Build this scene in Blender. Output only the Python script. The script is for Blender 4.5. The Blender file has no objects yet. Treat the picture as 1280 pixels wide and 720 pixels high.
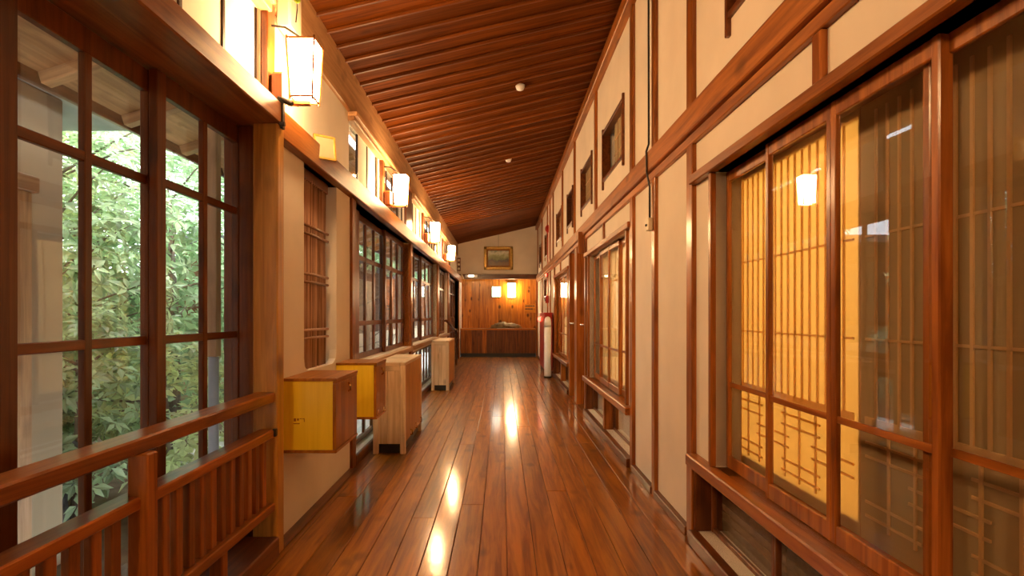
import bpy, math, random
import numpy as np
from mathutils import Vector, Matrix

random.seed(7)
RNG = np.random.default_rng(7)
SC = bpy.context.scene
COL = SC.collection

# ------------------------------------------------------------------ camera
cam_data = bpy.data.cameras.new('camera')
cam = bpy.data.objects.new('camera', cam_data)
COL.objects.link(cam)
cam.location = (0, 0, 1.2)
cam.rotation_euler = (math.pi / 2, 0, 0)
cam_data.sensor_width = 36
cam_data.lens = 720 / 1280 * 36
cam_data.shift_x = 13 / 1280
cam_data.shift_y = 33 / 1280
cam_data.clip_start = 0.02
SC.camera = cam

# ------------------------------------------------------------------ sky, daylight, exposure
world = bpy.data.worlds.new('sky')
SC.world = world
world.use_nodes = True
wn = world.node_tree.nodes
wn['Background'].inputs[0].default_value = (0.86, 0.95, 1.0, 1)
wn['Background'].inputs[1].default_value = 6.5
LANTERN = 150.0          # radiance of the lit lantern paper
LAMP_COL = (1.0, 0.60, 0.27, 1)
SC.view_settings.view_transform = 'Standard'
SC.view_settings.look = 'None'
SC.view_settings.gamma = 1.0
SC.view_settings.use_curve_mapping = False
SC.view_settings.exposure = 0.15
SC.cycles.transparent_max_bounces = 24
SC.cycles.max_bounces = 10


# added soft sun from over the roof, placed to lighten the garden leaves
sun_data = bpy.data.lights.new('leaf_fill_sun', 'SUN')
sun_data.energy = 8.0
sun_data.angle = math.radians(25)
sun_data.color = (1.0, 0.97, 0.90)
sun = bpy.data.objects.new('leaf_fill_sun', sun_data)
sun.rotation_euler = (math.radians(-8), math.radians(15), 0)
COL.objects.link(sun)


def area_light(name, loc, rot, size, size_y, watts, col):
    d = bpy.data.lights.new(name, 'AREA')
    d.shape = 'RECTANGLE'
    d.size, d.size_y, d.energy, d.color = size, size_y, watts, col
    o = bpy.data.objects.new(name, d)
    o.location, o.rotation_euler = loc, rot
    COL.objects.link(o)
    return o


# ceiling lamps of the guest rooms behind the paper screens
area_light('guest_room_lamp', (2.25, 2.45, 2.25), (0, 0, 0), 0.9, 0.6, 62, (1.0, 0.70, 0.24))
area_light('guest_room_lamp', (2.25, 5.0, 2.25), (0, 0, 0), 0.9, 0.6, 110, (1.0, 0.78, 0.45))
area_light('guest_room_lamp', (2.25, 9.6, 2.25), (0, 0, 0), 0.9, 0.9, 110, (1.0, 0.78, 0.45))


# ------------------------------------------------------------------ materials
def new_mat(name):
    m = bpy.data.materials.new(name)
    m.use_nodes = True
    nt = m.node_tree
    return m, nt, nt.nodes, nt.links, nt.nodes['Principled BSDF']


def wood(name, dark, light, rough=0.35, knots=0.0, spec=0.5, fine=1.0, vary=0.25, bump=0.08, coat=0.0, wavy=0.0):
    """three procedural wood materials, the grain running along x, y or z"""
    out = {}
    for ax in 'xyz':
        m, nt, n, l, p = new_mat(name + '_' + ax)
        tc = n.new('ShaderNodeTexCoord')
        oi = n.new('ShaderNodeObjectInfo')
        mul = n.new('ShaderNodeVectorMath'); mul.operation = 'SCALE'
        cmb = n.new('ShaderNodeCombineXYZ')
        for i in range(3):
            l.new(oi.outputs['Random'], cmb.inputs[i])
        l.new(cmb.outputs[0], mul.inputs[0]); mul.inputs['Scale'].default_value = 31.0
        add = n.new('ShaderNodeVectorMath'); add.operation = 'ADD'
        l.new(tc.outputs['Object'], add.inputs[0]); l.new(mul.outputs[0], add.inputs[1])
        mp = n.new('ShaderNodeMapping')
        sc = [22 * fine, 22 * fine, 22 * fine]
        sc['xyz'.index(ax)] = 1.3 * fine
        mp.inputs['Scale'].default_value = sc
        l.new(add.outputs[0], mp.inputs[0])
        nz = n.new('ShaderNodeTexNoise')
        nz.inputs['Scale'].default_value = 1.0
        nz.inputs['Detail'].default_value = 5
        nz.inputs['Roughness'].default_value = 0.62
        nz.inputs['Distortion'].default_value = 0.7
        l.new(mp.outputs[0], nz.inputs[0])
        rp = n.new('ShaderNodeValToRGB')
        rp.color_ramp.elements[0].position = 0.37
        rp.color_ramp.elements[1].position = 0.64
        rp.color_ramp.elements[0].color = (*dark, 1)
        rp.color_ramp.elements[1].color = (*light, 1)
        l.new(nz.outputs[0], rp.inputs[0])
        hsv = n.new('ShaderNodeHueSaturation')
        mr = n.new('ShaderNodeMapRange')
        mr.inputs['To Min'].default_value = 1 - vary
        mr.inputs['To Max'].default_value = 1 + vary
        l.new(oi.outputs['Random'], mr.inputs[0])
        l.new(mr.outputs[0], hsv.inputs['Value'])
        l.new(rp.outputs[0], hsv.inputs['Color'])
        col = hsv.outputs[0]
        if knots:
            mp2 = n.new('ShaderNodeMapping')
            s2 = [5, 5, 5]
            s2['xyz'.index(ax)] = 3.2
            mp2.inputs['Scale'].default_value = s2
            l.new(add.outputs[0], mp2.inputs[0])
            vo = n.new('ShaderNodeTexVoronoi')
            vo.inputs['Scale'].default_value = 1.0
            l.new(mp2.outputs[0], vo.inputs[0])
            r2 = n.new('ShaderNodeValToRGB')
            r2.color_ramp.elements[0].position = 0.10
            r2.color_ramp.elements[1].position = 0.24
            r2.color_ramp.elements[0].color = (0.12, 0.07, 0.04, 1)
            r2.color_ramp.elements[1].color = (1, 1, 1, 1)
            l.new(vo.outputs[0], r2.inputs[0])
            mx = n.new('ShaderNodeMix'); mx.data_type = 'RGBA'; mx.blend_type = 'MULTIPLY'
            mx.inputs['Factor'].default_value = knots
            l.new(col, mx.inputs['A']); l.new(r2.outputs[0], mx.inputs['B'])
            col = mx.outputs['Result']
        l.new(col, p.inputs['Base Color'])
        p.inputs['Roughness'].default_value = rough
        p.inputs['Specular IOR Level'].default_value = spec
        p.inputs['Coat Weight'].default_value = coat
        p.inputs['Coat Roughness'].default_value = max(0.05, rough * 0.42)
        bp = n.new('ShaderNodeBump')
        bp.inputs['Strength'].default_value = bump
        bp.inputs['Distance'].default_value = 0.01
        h = nz.outputs[0]
        l.new(h, bp.inputs['Height'])
        l.new(bp.outputs[0], p.inputs['Normal'])
        if coat:
            if wavy:
                # the lacquer has its own soft ripples
                w = n.new('ShaderNodeTexNoise')
                w.inputs['Scale'].default_value = 11
                w.inputs['Detail'].default_value = 3
                l.new(add.outputs[0], w.inputs[0])
                wb = n.new('ShaderNodeBump')
                wb.inputs['Strength'].default_value = wavy
                wb.inputs['Distance'].default_value = 0.01
                l.new(w.outputs[0], wb.inputs['Height'])
                l.new(wb.outputs[0], p.inputs['Coat Normal'])
                p.inputs['Coat Roughness'].default_value = 0.12
            else:
                l.new(bp.outputs[0], p.inputs['Coat Normal'])
        out[ax] = m
    return out


def flat(name, col, rough=0.5, metal=0.0, noise=0.0, scale=8.0, spec=0.5, bump=0.0):
    m, nt, n, l, p = new_mat(name)
    p.inputs['Roughness'].default_value = rough
    p.inputs['Metallic'].default_value = metal
    p.inputs['Specular IOR Level'].default_value = spec
    tc = n.new('ShaderNodeTexCoord')
    nz = n.new('ShaderNodeTexNoise')
    nz.inputs['Scale'].default_value = scale
    nz.inputs['Detail'].default_value = 4
    l.new(tc.outputs['Object'], nz.inputs[0])
    rp = n.new('ShaderNodeValToRGB')
    rp.color_ramp.elements[0].color = (*[c * (1 - noise) for c in col], 1)
    rp.color_ramp.elements[1].color = (*[min(1, c * (1 + noise)) for c in col], 1)
    rp.color_ramp.elements[0].position = 0.3
    rp.color_ramp.elements[1].position = 0.7
    l.new(nz.outputs[0], rp.inputs[0])
    l.new(rp.outputs[0], p.inputs['Base Color'])
    if bump:
        bp = n.new('ShaderNodeBump')
        bp.inputs['Strength'].default_value = bump
        bp.inputs['Distance'].default_value = 0.01
        l.new(nz.outputs[0], bp.inputs['Height'])
        l.new(bp.outputs[0], p.inputs['Normal'])
    return m


def glass_mat(name, tint=(1, 1, 1)):
    m, nt, n, l, p = new_mat(name)
    n.remove(p)
    out = n['Material Output']
    tr = n.new('ShaderNodeBsdfTransparent'); tr.inputs[0].default_value = (*tint, 1)
    gl = n.new('ShaderNodeBsdfGlossy'); gl.inputs['Roughness'].default_value = 0.0
    tc = n.new('ShaderNodeTexCoord')
    nz = n.new('ShaderNodeTexNoise'); nz.inputs['Scale'].default_value = 2.5
    l.new(tc.outputs['Object'], nz.inputs[0])
    bp = n.new('ShaderNodeBump'); bp.inputs['Strength'].default_value = 0.02; bp.inputs['Distance'].default_value = 0.02
    l.new(nz.outputs[0], bp.inputs['Height'])
    l.new(bp.outputs[0], gl.inputs['Normal'])
    geo = n.new('ShaderNodeNewGeometry')
    dot = n.new('ShaderNodeVectorMath'); dot.operation = 'DOT_PRODUCT'
    l.new(geo.outputs['Incoming'], dot.inputs[0]); l.new(geo.outputs['Normal'], dot.inputs[1])
    ab = n.new('ShaderNodeMath'); ab.operation = 'ABSOLUTE'; l.new(dot.outputs['Value'], ab.inputs[0])
    om = n.new('ShaderNodeMath'); om.operation = 'SUBTRACT'; om.inputs[0].default_value = 1.0
    l.new(ab.outputs[0], om.inputs[1])
    pw = n.new('ShaderNodeMath'); pw.operation = 'POWER'; pw.inputs[1].default_value = 6.5
    l.new(om.outputs[0], pw.inputs[0])
    k = n.new('ShaderNodeMath'); k.operation = 'MULTIPLY_ADD'; k.use_clamp = True
    k.inputs[1].default_value = 0.92; k.inputs[2].default_value = 0.05
    l.new(pw.outputs[0], k.inputs[0])
    mx = n.new('ShaderNodeMixShader')
    l.new(k.outputs[0], mx.inputs[0]); l.new(tr.outputs[0], mx.inputs[1]); l.new(gl.outputs[0], mx.inputs[2])
    l.new(mx.outputs[0], out.inputs[0])
    return m


def paper_mat(name, col, through):
    m, nt, n, l, p = new_mat(name)
    n.remove(p)
    out = n['Material Output']
    tc = n.new('ShaderNodeTexCoord')
    nz = n.new('ShaderNodeTexNoise'); nz.inputs['Scale'].default_value = 30; nz.inputs['Detail'].default_value = 6
    l.new(tc.outputs['Object'], nz.inputs[0])
    rp = n.new('ShaderNodeValToRGB')
    rp.color_ramp.elements[0].color = (*[c * 0.93 for c in col], 1)
    rp.color_ramp.elements[1].color = (*col, 1)
    l.new(nz.outputs[0], rp.inputs[0])
    df = n.new('ShaderNodeBsdfDiffuse'); tl = n.new('ShaderNodeBsdfTranslucent')
    l.new(rp.outputs[0], df.inputs[0]); l.new(rp.outputs[0], tl.inputs[0])
    mx = n.new('ShaderNodeMixShader'); mx.inputs[0].default_value = through
    l.new(df.outputs[0], mx.inputs[1]); l.new(tl.outputs[0], mx.inputs[2])
    l.new(mx.outputs[0], out.inputs[0])
    return m


def emit_mat(name, col, strength):
    m, nt, n, l, p = new_mat(name)
    p.inputs['Base Color'].default_value = (0.8, 0.75, 0.65, 1)
    p.inputs['Emission Color'].default_value = col
    p.inputs['Emission Strength'].default_value = strength
    return m


W_POST = wood('post_wood', (0.19, 0.050, 0.006), (0.41, 0.135, 0.022), 0.30, knots=0.35, coat=0.2, spec=0.2)
W_HONEY = wood('honey_wood', (0.34, 0.145, 0.018), (0.60, 0.30, 0.05), 0.30, knots=0.6, coat=0.3)
W_DARK = wood('dark_wood', (0.085, 0.020, 0.003), (0.18, 0.050, 0.008), 0.34, knots=0.4, coat=0.2, spec=0.3)
W_BEAM = wood('beam_wood', (0.19, 0.053, 0.008), (0.41, 0.145, 0.026), 0.38, knots=0.5, coat=0.1, spec=0.35)
W_BLACKISH = wood('smoked_wood', (0.020, 0.010, 0.006), (0.045, 0.022, 0.012), 0.5, spec=0.2)
W_PALE = wood('pale_beam_wood', (0.38, 0.20, 0.085), (0.58, 0.34, 0.16), 0.5, knots=0.3)
W_FLOOR = wood('floor_wood', (0.18, 0.050, 0.003), (0.40, 0.138, 0.011), 0.38, knots=0.5, spec=0.15, vary=0.25,
               bump=0.12, coat=0.7, wavy=0.055)
W_CEIL = wood('ceiling_wood', (0.080, 0.019, 0.002), (0.180, 0.049, 0.006), 0.7, knots=0.25, vary=0.2, spec=0.04)
W_BATT = wood('batten_wood', (0.10, 0.026, 0.004), (0.20, 0.058, 0.010), 0.5, vary=0.2, spec=0.15)
W_CEDAR = wood('cedar_wood', (0.60, 0.41, 0.23), (0.84, 0.65, 0.44), 0.5, knots=0.45, vary=0.12)
W_CEDARDOOR = wood('cedar_door_wood', (0.36, 0.150, 0.020), (0.58, 0.275, 0.050), 0.45, knots=0.2, vary=0.1, spec=0.2)
W_YELLOW = wood('yellow_ply', (0.84, 0.60, 0.02), (0.95, 0.71, 0.035), 0.35, vary=0.05)
W_BOX = wood('box_wood', (0.24, 0.080, 0.008), (0.43, 0.168, 0.018), 0.38, knots=0.3, vary=0.1, spec=0.2)
W_END = wood('end_wall_wood', (0.20, 0.055, 0.005), (0.43, 0.145, 0.014), 0.34, knots=0.9, vary=0.2, coat=0.12, spec=0.25)
W_BAMBOO = wood('lattice_bamboo', (0.26, 0.13, 0.075), (0.46, 0.27, 0.17), 0.5, vary=0.3)
W_FENCE = wood('fence_wood', (0.20, 0.12, 0.06), (0.36, 0.24, 0.13), 0.7, vary=0.25)
W_BARK = wood('bark', (0.10, 0.075, 0.055), (0.24, 0.19, 0.15), 0.9)

PLASTER = flat('plaster', (0.80, 0.72, 0.61), 0.9, noise=0.05, scale=3, bump=0.05, spec=0.2)
PLASTER_OUT = flat('outer_plaster', (0.42, 0.32, 0.20), 0.9, noise=0.06, scale=2)  # on the wing, the warm beige stands in for a reflection in the panes
WHITE = flat('white_paint', (0.80, 0.83, 0.88), 0.4, noise=0.03)
GREY = flat('grey_paint', (0.42, 0.45, 0.50), 0.6, noise=0.06)
BLACK = flat('black_paint', (0.012, 0.010, 0.009), 0.45)
IRON = flat('dark_iron', (0.04, 0.035, 0.03), 0.45, metal=0.7)
BRASS = flat('brass', (0.75, 0.50, 0.18), 0.25, metal=1.0)
STEEL = flat('steel', (0.6, 0.6, 0.6), 0.25, metal=1.0)
RED = flat('red_enamel', (0.38, 0.016, 0.008), 0.3, noise=0.05)
CREAM = flat('cream_plastic', (0.70, 0.62, 0.45), 0.4)
CARD = flat('faded_card', (0.24, 0.19, 0.11), 0.6)
GOLD = flat('gold_frame', (0.42, 0.25, 0.045), 0.35, metal=0.4, noise=0.3, scale=30, bump=0.3)
PATH = flat('pale_gravel', (0.72, 0.72, 0.70), 0.95, noise=0.12, scale=40, bump=0.4)
SOIL = flat('garden_soil', (0.16, 0.12, 0.08), 0.95, noise=0.4, scale=6, bump=0.5)
STONE = flat('dark_stone', (0.12, 0.12, 0.125), 0.8, noise=0.4, scale=14, bump=0.5)
LOWBLIND = flat('brown_blind', (0.17, 0.115, 0.06), 0.7, noise=0.2, scale=20)
W_SHED = wood('shed_wood', (0.10, 0.05, 0.025), (0.20, 0.11, 0.06), 0.9, spec=0.05)
BLIND = flat('beige_screen', (0.34, 0.25, 0.13), 0.85, noise=0.15, scale=40, bump=0.2)
ROCK = flat('display_rock', (0.17, 0.12, 0.05), 0.55, noise=0.6, scale=7, bump=0.9)
GLASS = glass_mat('window_glass')
PAPER = paper_mat('screen_paper', (0.56, 0.42, 0.22), 0.5)
SLAT = paper_mat('screen_slat_wood', (0.86, 0.66, 0.36), 0.7)
PAPER_LOW = paper_mat('low_screen_paper', (0.62, 0.56, 0.50), 0.08)
PAPER_B = paper_mat('pale_screen_paper', (0.74, 0.62, 0.44), 0.4)
PAPER_W = paper_mat('white_paper', (0.86, 0.82, 0.72), 0.25)
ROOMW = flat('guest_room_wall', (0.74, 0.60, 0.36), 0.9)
DIMROOM = flat('unlit_room_shade', (0.05, 0.04, 0.03), 0.9)  # near-black colour stands in for the shade of unlit spaces
LIT = emit_mat('lit_lantern_paper', LAMP_COL, LANTERN)
LIT_END = emit_mat('lit_end_lantern', (1.0, 0.70, 0.36, 1), 60)
LIT_WHITE = emit_mat('lit_exit_panel', (0.90, 1.0, 0.88, 1), 5)
LIT_SPOT = emit_mat('lit_spot', (1.0, 0.72, 0.45, 1), 8)
LIT_RED = emit_mat('lit_red_lamp', (1.0, 0.05, 0.03, 1), 9)
GREEN = flat('green_plastic', (0.02, 0.28, 0.10), 0.4)
LIME = flat('lime_glass', (0.45, 0.75, 0.05), 0.2)


def leaf_mat(name, col):
    m, nt, n, l, p = new_mat(name)
    n.remove(p)
    out = n['Material Output']
    geo = n.new('ShaderNodeNewGeometry')
    hsv = n.new('ShaderNodeHueSaturation')
    hsv.inputs['Color'].default_value = (*col, 1)
    mr = n.new('ShaderNodeMapRange'); mr.inputs['To Min'].default_value = 0.55; mr.inputs['To Max'].default_value = 1.45
    l.new(geo.outputs['Random Per Island'], mr.inputs[0]); l.new(mr.outputs[0], hsv.inputs['Value'])
    pr = n.new('ShaderNodeBsdfPrincipled'); pr.inputs['Roughness'].default_value = 0.38
    tl = n.new('ShaderNodeBsdfTranslucent')
    l.new(hsv.outputs[0], pr.inputs['Base Color']); l.new(hsv.outputs[0], tl.inputs[0])
    mx = n.new('ShaderNodeMixShader'); mx.inputs[0].default_value = 0.4
    l.new(pr.outputs[0], mx.inputs[1]); l.new(tl.outputs[0], mx.inputs[2])
    l.new(mx.outputs[0], out.inputs[0])
    return m


LEAF_A = leaf_mat('pale_leaf', (0.46, 0.60, 0.36))
LEAF_B = leaf_mat('mid_leaf', (0.34, 0.50, 0.28))
LEAF_C = leaf_mat('yellow_leaf', (0.58, 0.66, 0.34))


# ------------------------------------------------------------------ mesh helpers
def wloc(o):
    v = Vector((0, 0, 0))
    while o is not None:
        v += o.location
        o = o.parent
    return v


def link(name, me, mat, parent=None, loc=(0, 0, 0), rot=None):
    o = bpy.data.objects.new(name, me)
    if mat is not None:
        me.materials.append(mat)
    COL.objects.link(o)
    loc = Vector(loc)
    if parent is not None:
        o.parent = parent
        loc = loc - wloc(parent)
    o.location = loc
    if rot:
        o.rotation_euler = rot
    return o


def empty(name, loc):
    o = bpy.data.objects.new(name, None)
    o.empty_display_size = 0.1
    COL.objects.link(o)
    o.location = loc
    return o


def tag(o, label, cat, group=None, kind=None):
    o['label'] = label
    o['category'] = cat
    if group:
        o['group'] = group
    if kind:
        o['kind'] = kind
    return o


def cbox(sx, sy, sz, b):
    """verts and faces of a chamfered box centred on the origin"""
    hx, hy, hz = sx / 2, sy / 2, sz / 2
    b = min(b, hx * 0.45, hy * 0.45, hz * 0.45)
    if b <= 0:
        v = [(x, y, z) for x in (-hx, hx) for y in (-hy, hy) for z in (-hz, hz)]
        f = [(0, 1, 3, 2), (4, 6, 7, 5), (0, 4, 5, 1), (2, 3, 7, 6), (0, 2, 6, 4), (1, 5, 7, 3)]
        return v, f
    v, idx = [], {}
    for i, s in enumerate([(x, y, z) for x in (-1, 1) for y in (-1, 1) for z in (-1, 1)]):
        for a in range(3):
            p = [s[0] * (hx - b), s[1] * (hy - b), s[2] * (hz - b)]
            p[a] = s[a] * (hx, hy, hz)[a]
            idx[(s, a)] = len(v)
            v.append(tuple(p))
    f = []
    S = (-1, 1)
    for a in range(3):
        o1, o2 = [k for k in range(3) if k != a]
        for s in S:
            q = []
            for (p1, p2) in ((-1, -1), (1, -1), (1, 1), (-1, 1)):
                c = [0, 0, 0]; c[a] = s; c[o1] = p1; c[o2] = p2
                q.append(idx[(tuple(c), a)])
            f.append(q)
        for p1 in S:
            for p2 in S:
                c1 = [0, 0, 0]; c1[a] = -1; c1[o1] = p1; c1[o2] = p2
                c2 = list(c1); c2[a] = 1
                f.append([idx[(tuple(c1), o1)], idx[(tuple(c2), o1)], idx[(tuple(c2), o2)], idx[(tuple(c1), o2)]])
    for x in S:
        for y in S:
            for z in S:
                f.append([idx[((x, y, z), 0)], idx[((x, y, z), 1)], idx[((x, y, z), 2)]])
    out = []
    for q in f:
        a, bb, c = Vector(v[q[0]]), Vector(v[q[1]]), Vector(v[q[2]])
        nrm = (bb - a).cross(c - a)
        cen = sum((Vector(v[i]) for i in q), Vector()) / len(q)
        out.append(tuple(q) if nrm.dot(cen) > 0 else tuple(reversed(q)))
    return v, out


def pick(mat, dims):
    if isinstance(mat, dict):
        return mat['xyz'[max(range(3), key=lambda i: dims[i])]]
    return mat


MESHES = {}


def sheet(name, x, y0, y1, z0, z1, mat, parent):
    """a single sheet of paper in a plane of constant x"""
    me = bpy.data.meshes.new(name)
    a, b_ = (y1 - y0) / 2, (z1 - z0) / 2
    me.from_pydata([(0, -a, -b_), (0, -a, b_), (0, a, b_), (0, a, -b_)], [], [(0, 1, 2, 3)])
    return link(name, me, mat, parent, (x, (y0 + y1) / 2, (z0 + z1) / 2))



def box(name, x0, x1, y0, y1, z0, z1, mat, parent=None, b=0.004, rot=None, axis=None):
    d = (x1 - x0, y1 - y0, z1 - z0)
    m = mat[axis] if axis else pick(mat, d)
    key = (round(d[0], 5), round(d[1], 5), round(d[2], 5), b, m.name)
    me = MESHES.get(key)
    c = ((x0 + x1) / 2, (y0 + y1) / 2, (z0 + z1) / 2)
    if me is None:
        v, f = cbox(*d, b)
        me = bpy.data.meshes.new(name)
        me.from_pydata(v, [], f)
        me.materials.append(m)
        MESHES[key] = me
    return link(name, me, None, parent, c, rot)


class MB:
    """collects shapes that make ONE part"""

    def __init__(self):
        self.v, self.f = [], []

    def add(self, v, f):
        n = len(self.v)
        self.v += [tuple(p) for p in v]
        self.f += [tuple(i + n for i in q) for q in f]

    def box(self, x0, x1, y0, y1, z0, z1, b=0.003):
        v, f = cbox(x1 - x0, y1 - y0, z1 - z0, b)
        cx, cy, cz = (x0 + x1) / 2, (y0 + y1) / 2, (z0 + z1) / 2
        self.add([(p[0] + cx, p[1] + cy, p[2] + cz) for p in v], f)

    def tube(self, pts, rad, n=8, cap=True):
        pts = [Vector(p) for p in pts]
        rr = rad if isinstance(rad, (list, tuple)) else [rad] * len(pts)
        rings, up = [], Vector((0.13, 0.27, 0.95)).normalized()
        for i, p in enumerate(pts):
            t = (pts[min(i + 1, len(pts) - 1)] - pts[max(i - 1, 0)]).normalized()
            a = t.cross(up)
            if a.length < 0.05:
                a = t.cross(Vector((1, 0, 0)))
            a.normalize()
            bb = t.cross(a).normalized()
            rings.append([p + (a * math.cos(k * 2 * math.pi / n) + bb * math.sin(k * 2 * math.pi / n)) * rr[i] for k in range(n)])
        v = [q for r in rings for q in r]
        f = []
        for i in range(len(pts) - 1):
            for k in range(n):
                f.append((i * n + k, i * n + (k + 1) % n, (i + 1) * n + (k + 1) % n, (i + 1) * n + k))
        if cap:
            f.append(tuple(range(n)))
            f.append(tuple(reversed(range((len(pts) - 1) * n, len(pts) * n))))
        self.add(v, f)

    def lathe(self, c, prof, n=20):
        """prof: (radius, z) pairs around a vertical axis through c"""
        v, f = [], []
        for r, z in prof:
            for k in range(n):
                a = k * 2 * math.pi / n
                v.append((c[0] + r * math.cos(a), c[1] + r * math.sin(a), c[2] + z))
        for i in range(len(prof) - 1):
            for k in range(n):
                f.append((i * n + k, i * n + (k + 1) % n, (i + 1) * n + (k + 1) % n, (i + 1) * n + k))
        f.append(tuple(reversed(range(n))))
        f.append(tuple(range((len(prof) - 1) * n, len(prof) * n)))
        self.add(v, f)

    def build(self, name, mat, parent=None, axis='z', smooth=False, origin=None):
        a = np.array(self.v)
        c = (a.min(0) + a.max(0)) / 2 if origin is None else np.array(origin)
        me = bpy.data.meshes.new(name)
        me.from_pydata((a - c).tolist(), [], self.f)
        me.update()
        import bmesh
        bm = bmesh.new(); bm.from_mesh(me)
        bmesh.ops.recalc_face_normals(bm, faces=bm.faces)
        bm.to_mesh(me); bm.free()
        if smooth:
            for p in me.polygons:
                p.use_smooth = True
        m = mat[axis] if isinstance(mat, dict) else mat
        return link(name, me, m, parent, c.tolist())


def slab(name, axis, p0, p1, a0, a1, z0, z1, holes, mat, parent=None):
    """a wall slab with rectangular holes as one connected mesh.
    axis 'x': faces along x between p0..p1, a runs along y; axis 'y': the other way round"""
    A = sorted({a0, a1, *[h[0] for h in holes], *[h[1] for h in holes]})
    A = [a for a in A if a0 <= a <= a1]
    Z = sorted({z0, z1, *[h[2] for h in holes], *[h[3] for h in holes]})
    Z = [z for z in Z if z0 <= z <= z1]

    def solid(i, j):
        if i < 0 or j < 0 or i >= len(A) - 1 or j >= len(Z) - 1:
            return False
        ca, cz = (A[i] + A[i + 1]) / 2, (Z[j] + Z[j + 1]) / 2
        return not any(h[0] < ca < h[1] and h[2] < cz < h[3] for h in holes)

    V, F, ix = [], [], {}

    def vert(i, j, s):
        k = (i, j, s)
        if k not in ix:
            ix[k] = len(V)
            p = p0 if s == 0 else p1
            V.append((p, A[i], Z[j]) if axis == 'x' else (A[i], p, Z[j]))
        return ix[k]

    for i in range(len(A) - 1):
        for j in range(len(Z) - 1):
            if not solid(i, j):
                continue
            for s in (0, 1):
                F.append([vert(i, j, s), vert(i + 1, j, s), vert(i + 1, j + 1, s), vert(i, j + 1, s)])
            for (di, dj, e0, e1) in ((-1, 0, (i, j), (i, j + 1)), (1, 0, (i + 1, j), (i + 1, j + 1)),
                                     (0, -1, (i, j), (i + 1, j)), (0, 1, (i, j + 1), (i + 1, j + 1))):
                if not solid(i + di, j + dj):
                    F.append([vert(*e0, 0), vert(*e1, 0), vert(*e1, 1), vert(*e0, 1)])
    mb = MB(); mb.v, mb.f = V, F
    return mb.build(name, mat, parent)


# ------------------------------------------------------------------ large structure
Y_NEAR, Y_END = -4.4, 16.3
SLOPE = 0.235


def ceil_z(x):
    return 3.21 + (x + 1.25) * SLOPE


# floor: glossy boards running down the corridor
floor = box('floor', -1.42, 1.22, Y_NEAR, Y_END + 0.6, -0.12, -0.022, W_DARK, b=0)
tag(floor, 'long corridor floor of glossy red-brown varnished boards', 'floor', kind='structure')
BW = 0.1385
k0 = -10
xs = [0.026 + k * BW for k in range(-10, 9)]
for i in range(len(xs) - 1):
    x0, x1 = xs[i], xs[i + 1]
    x0c, x1c = max(x0, -1.42), min(x1, 1.15)
    if x1c - x0c < 0.02:
        continue
    cuts = [Y_NEAR]
    y = Y_NEAR + random.uniform(1.5, 9.0)
    while y < Y_END - 1.0:
        cuts.append(y)
        y += random.uniform(5.4, 7.2)
    cuts.append(Y_END + 0.02)
    for a, b_ in zip(cuts[:-1], cuts[1:]):
        o = box('floor_board', x0c + 0.0012, x1c - 0.0012, a + 0.001, b_ - 0.001, -0.022, 0.0, W_FLOOR, floor, b=0.0025)
        o.rotation_euler = (random.uniform(-.00025, .00025), random.uniform(-.006, .006), 0)

# ceiling: sloping boards with battens across the corridor
ang = -math.atan(SLOPE)
CX = -0.1
clen = 2.62
ceiling = empty('ceiling', (CX, 6, ceil_z(CX) + 0.06))
tag(ceiling, 'sloping dark red-brown timber ceiling with boards and thin battens across', 'ceiling', kind='structure')


def sloped(name, y0, y1, lo, hi, mat, b=0.003):
    v, f = cbox(clen, y1 - y0, hi - lo, b)
    key = ('sl', round(y1 - y0, 4), lo, hi)
    me = MESHES.get(key)
    if me is None:
        me = bpy.data.meshes.new(name)
        me.from_pydata(v, [], f)
        me.materials.append(mat['x'])
        MESHES[key] = me
    cz = (lo + hi) / 2
    return link(name, me, None, ceiling, (CX + math.sin(ang) * cz, (y0 + y1) / 2, ceil_z(CX) + math.cos(ang) * cz), (0, ang, 0))


y = -4.375
while y < 12.85:
    sloped('ceiling_board', y + 0.0015, y + 0.2335, 0.0, 0.02, W_CEIL)
    sloped('batten', y - 0.011, y + 0.013, -0.021, 0.0, W_BATT, 0.003)
    y += 0.235
while y < 16.9:
    sloped('ceiling_board', y + 0.001, y + 0.399, -0.02, 0.0, W_CEIL)
    y += 0.4

def tilted(name, x0, x1, za, y0, y1, slope, th, mat, parent):
    """a board sloping across x: its underside passes through (x1, za)"""
    L = (x1 - x0) * math.hypot(1, slope)
    v, f = cbox(L, y1 - y0, th, 0.004)
    me = bpy.data.meshes.new(name); me.from_pydata(v, [], f)
    a = -math.atan(slope)
    xm = (x0 + x1) / 2
    return link(name, me, pick(mat, (L, y1 - y0, th)), parent, (xm + math.sin(a) * th / 2, (y0 + y1) / 2, za + (xm - x1) * slope + math.cos(a) * th / 2), (0, a, 0))


roof = tilted('roof', -1.45, 1.6, ceil_z(1.6) + .10, -4.8, 17.2, SLOPE, 0.08, STONE, None)  # added above the ceiling to block sky light leaking between the boards
tag(roof, 'added unseen roof slab above the timber ceiling, blocking the sky', 'roof', kind='structure')

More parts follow.
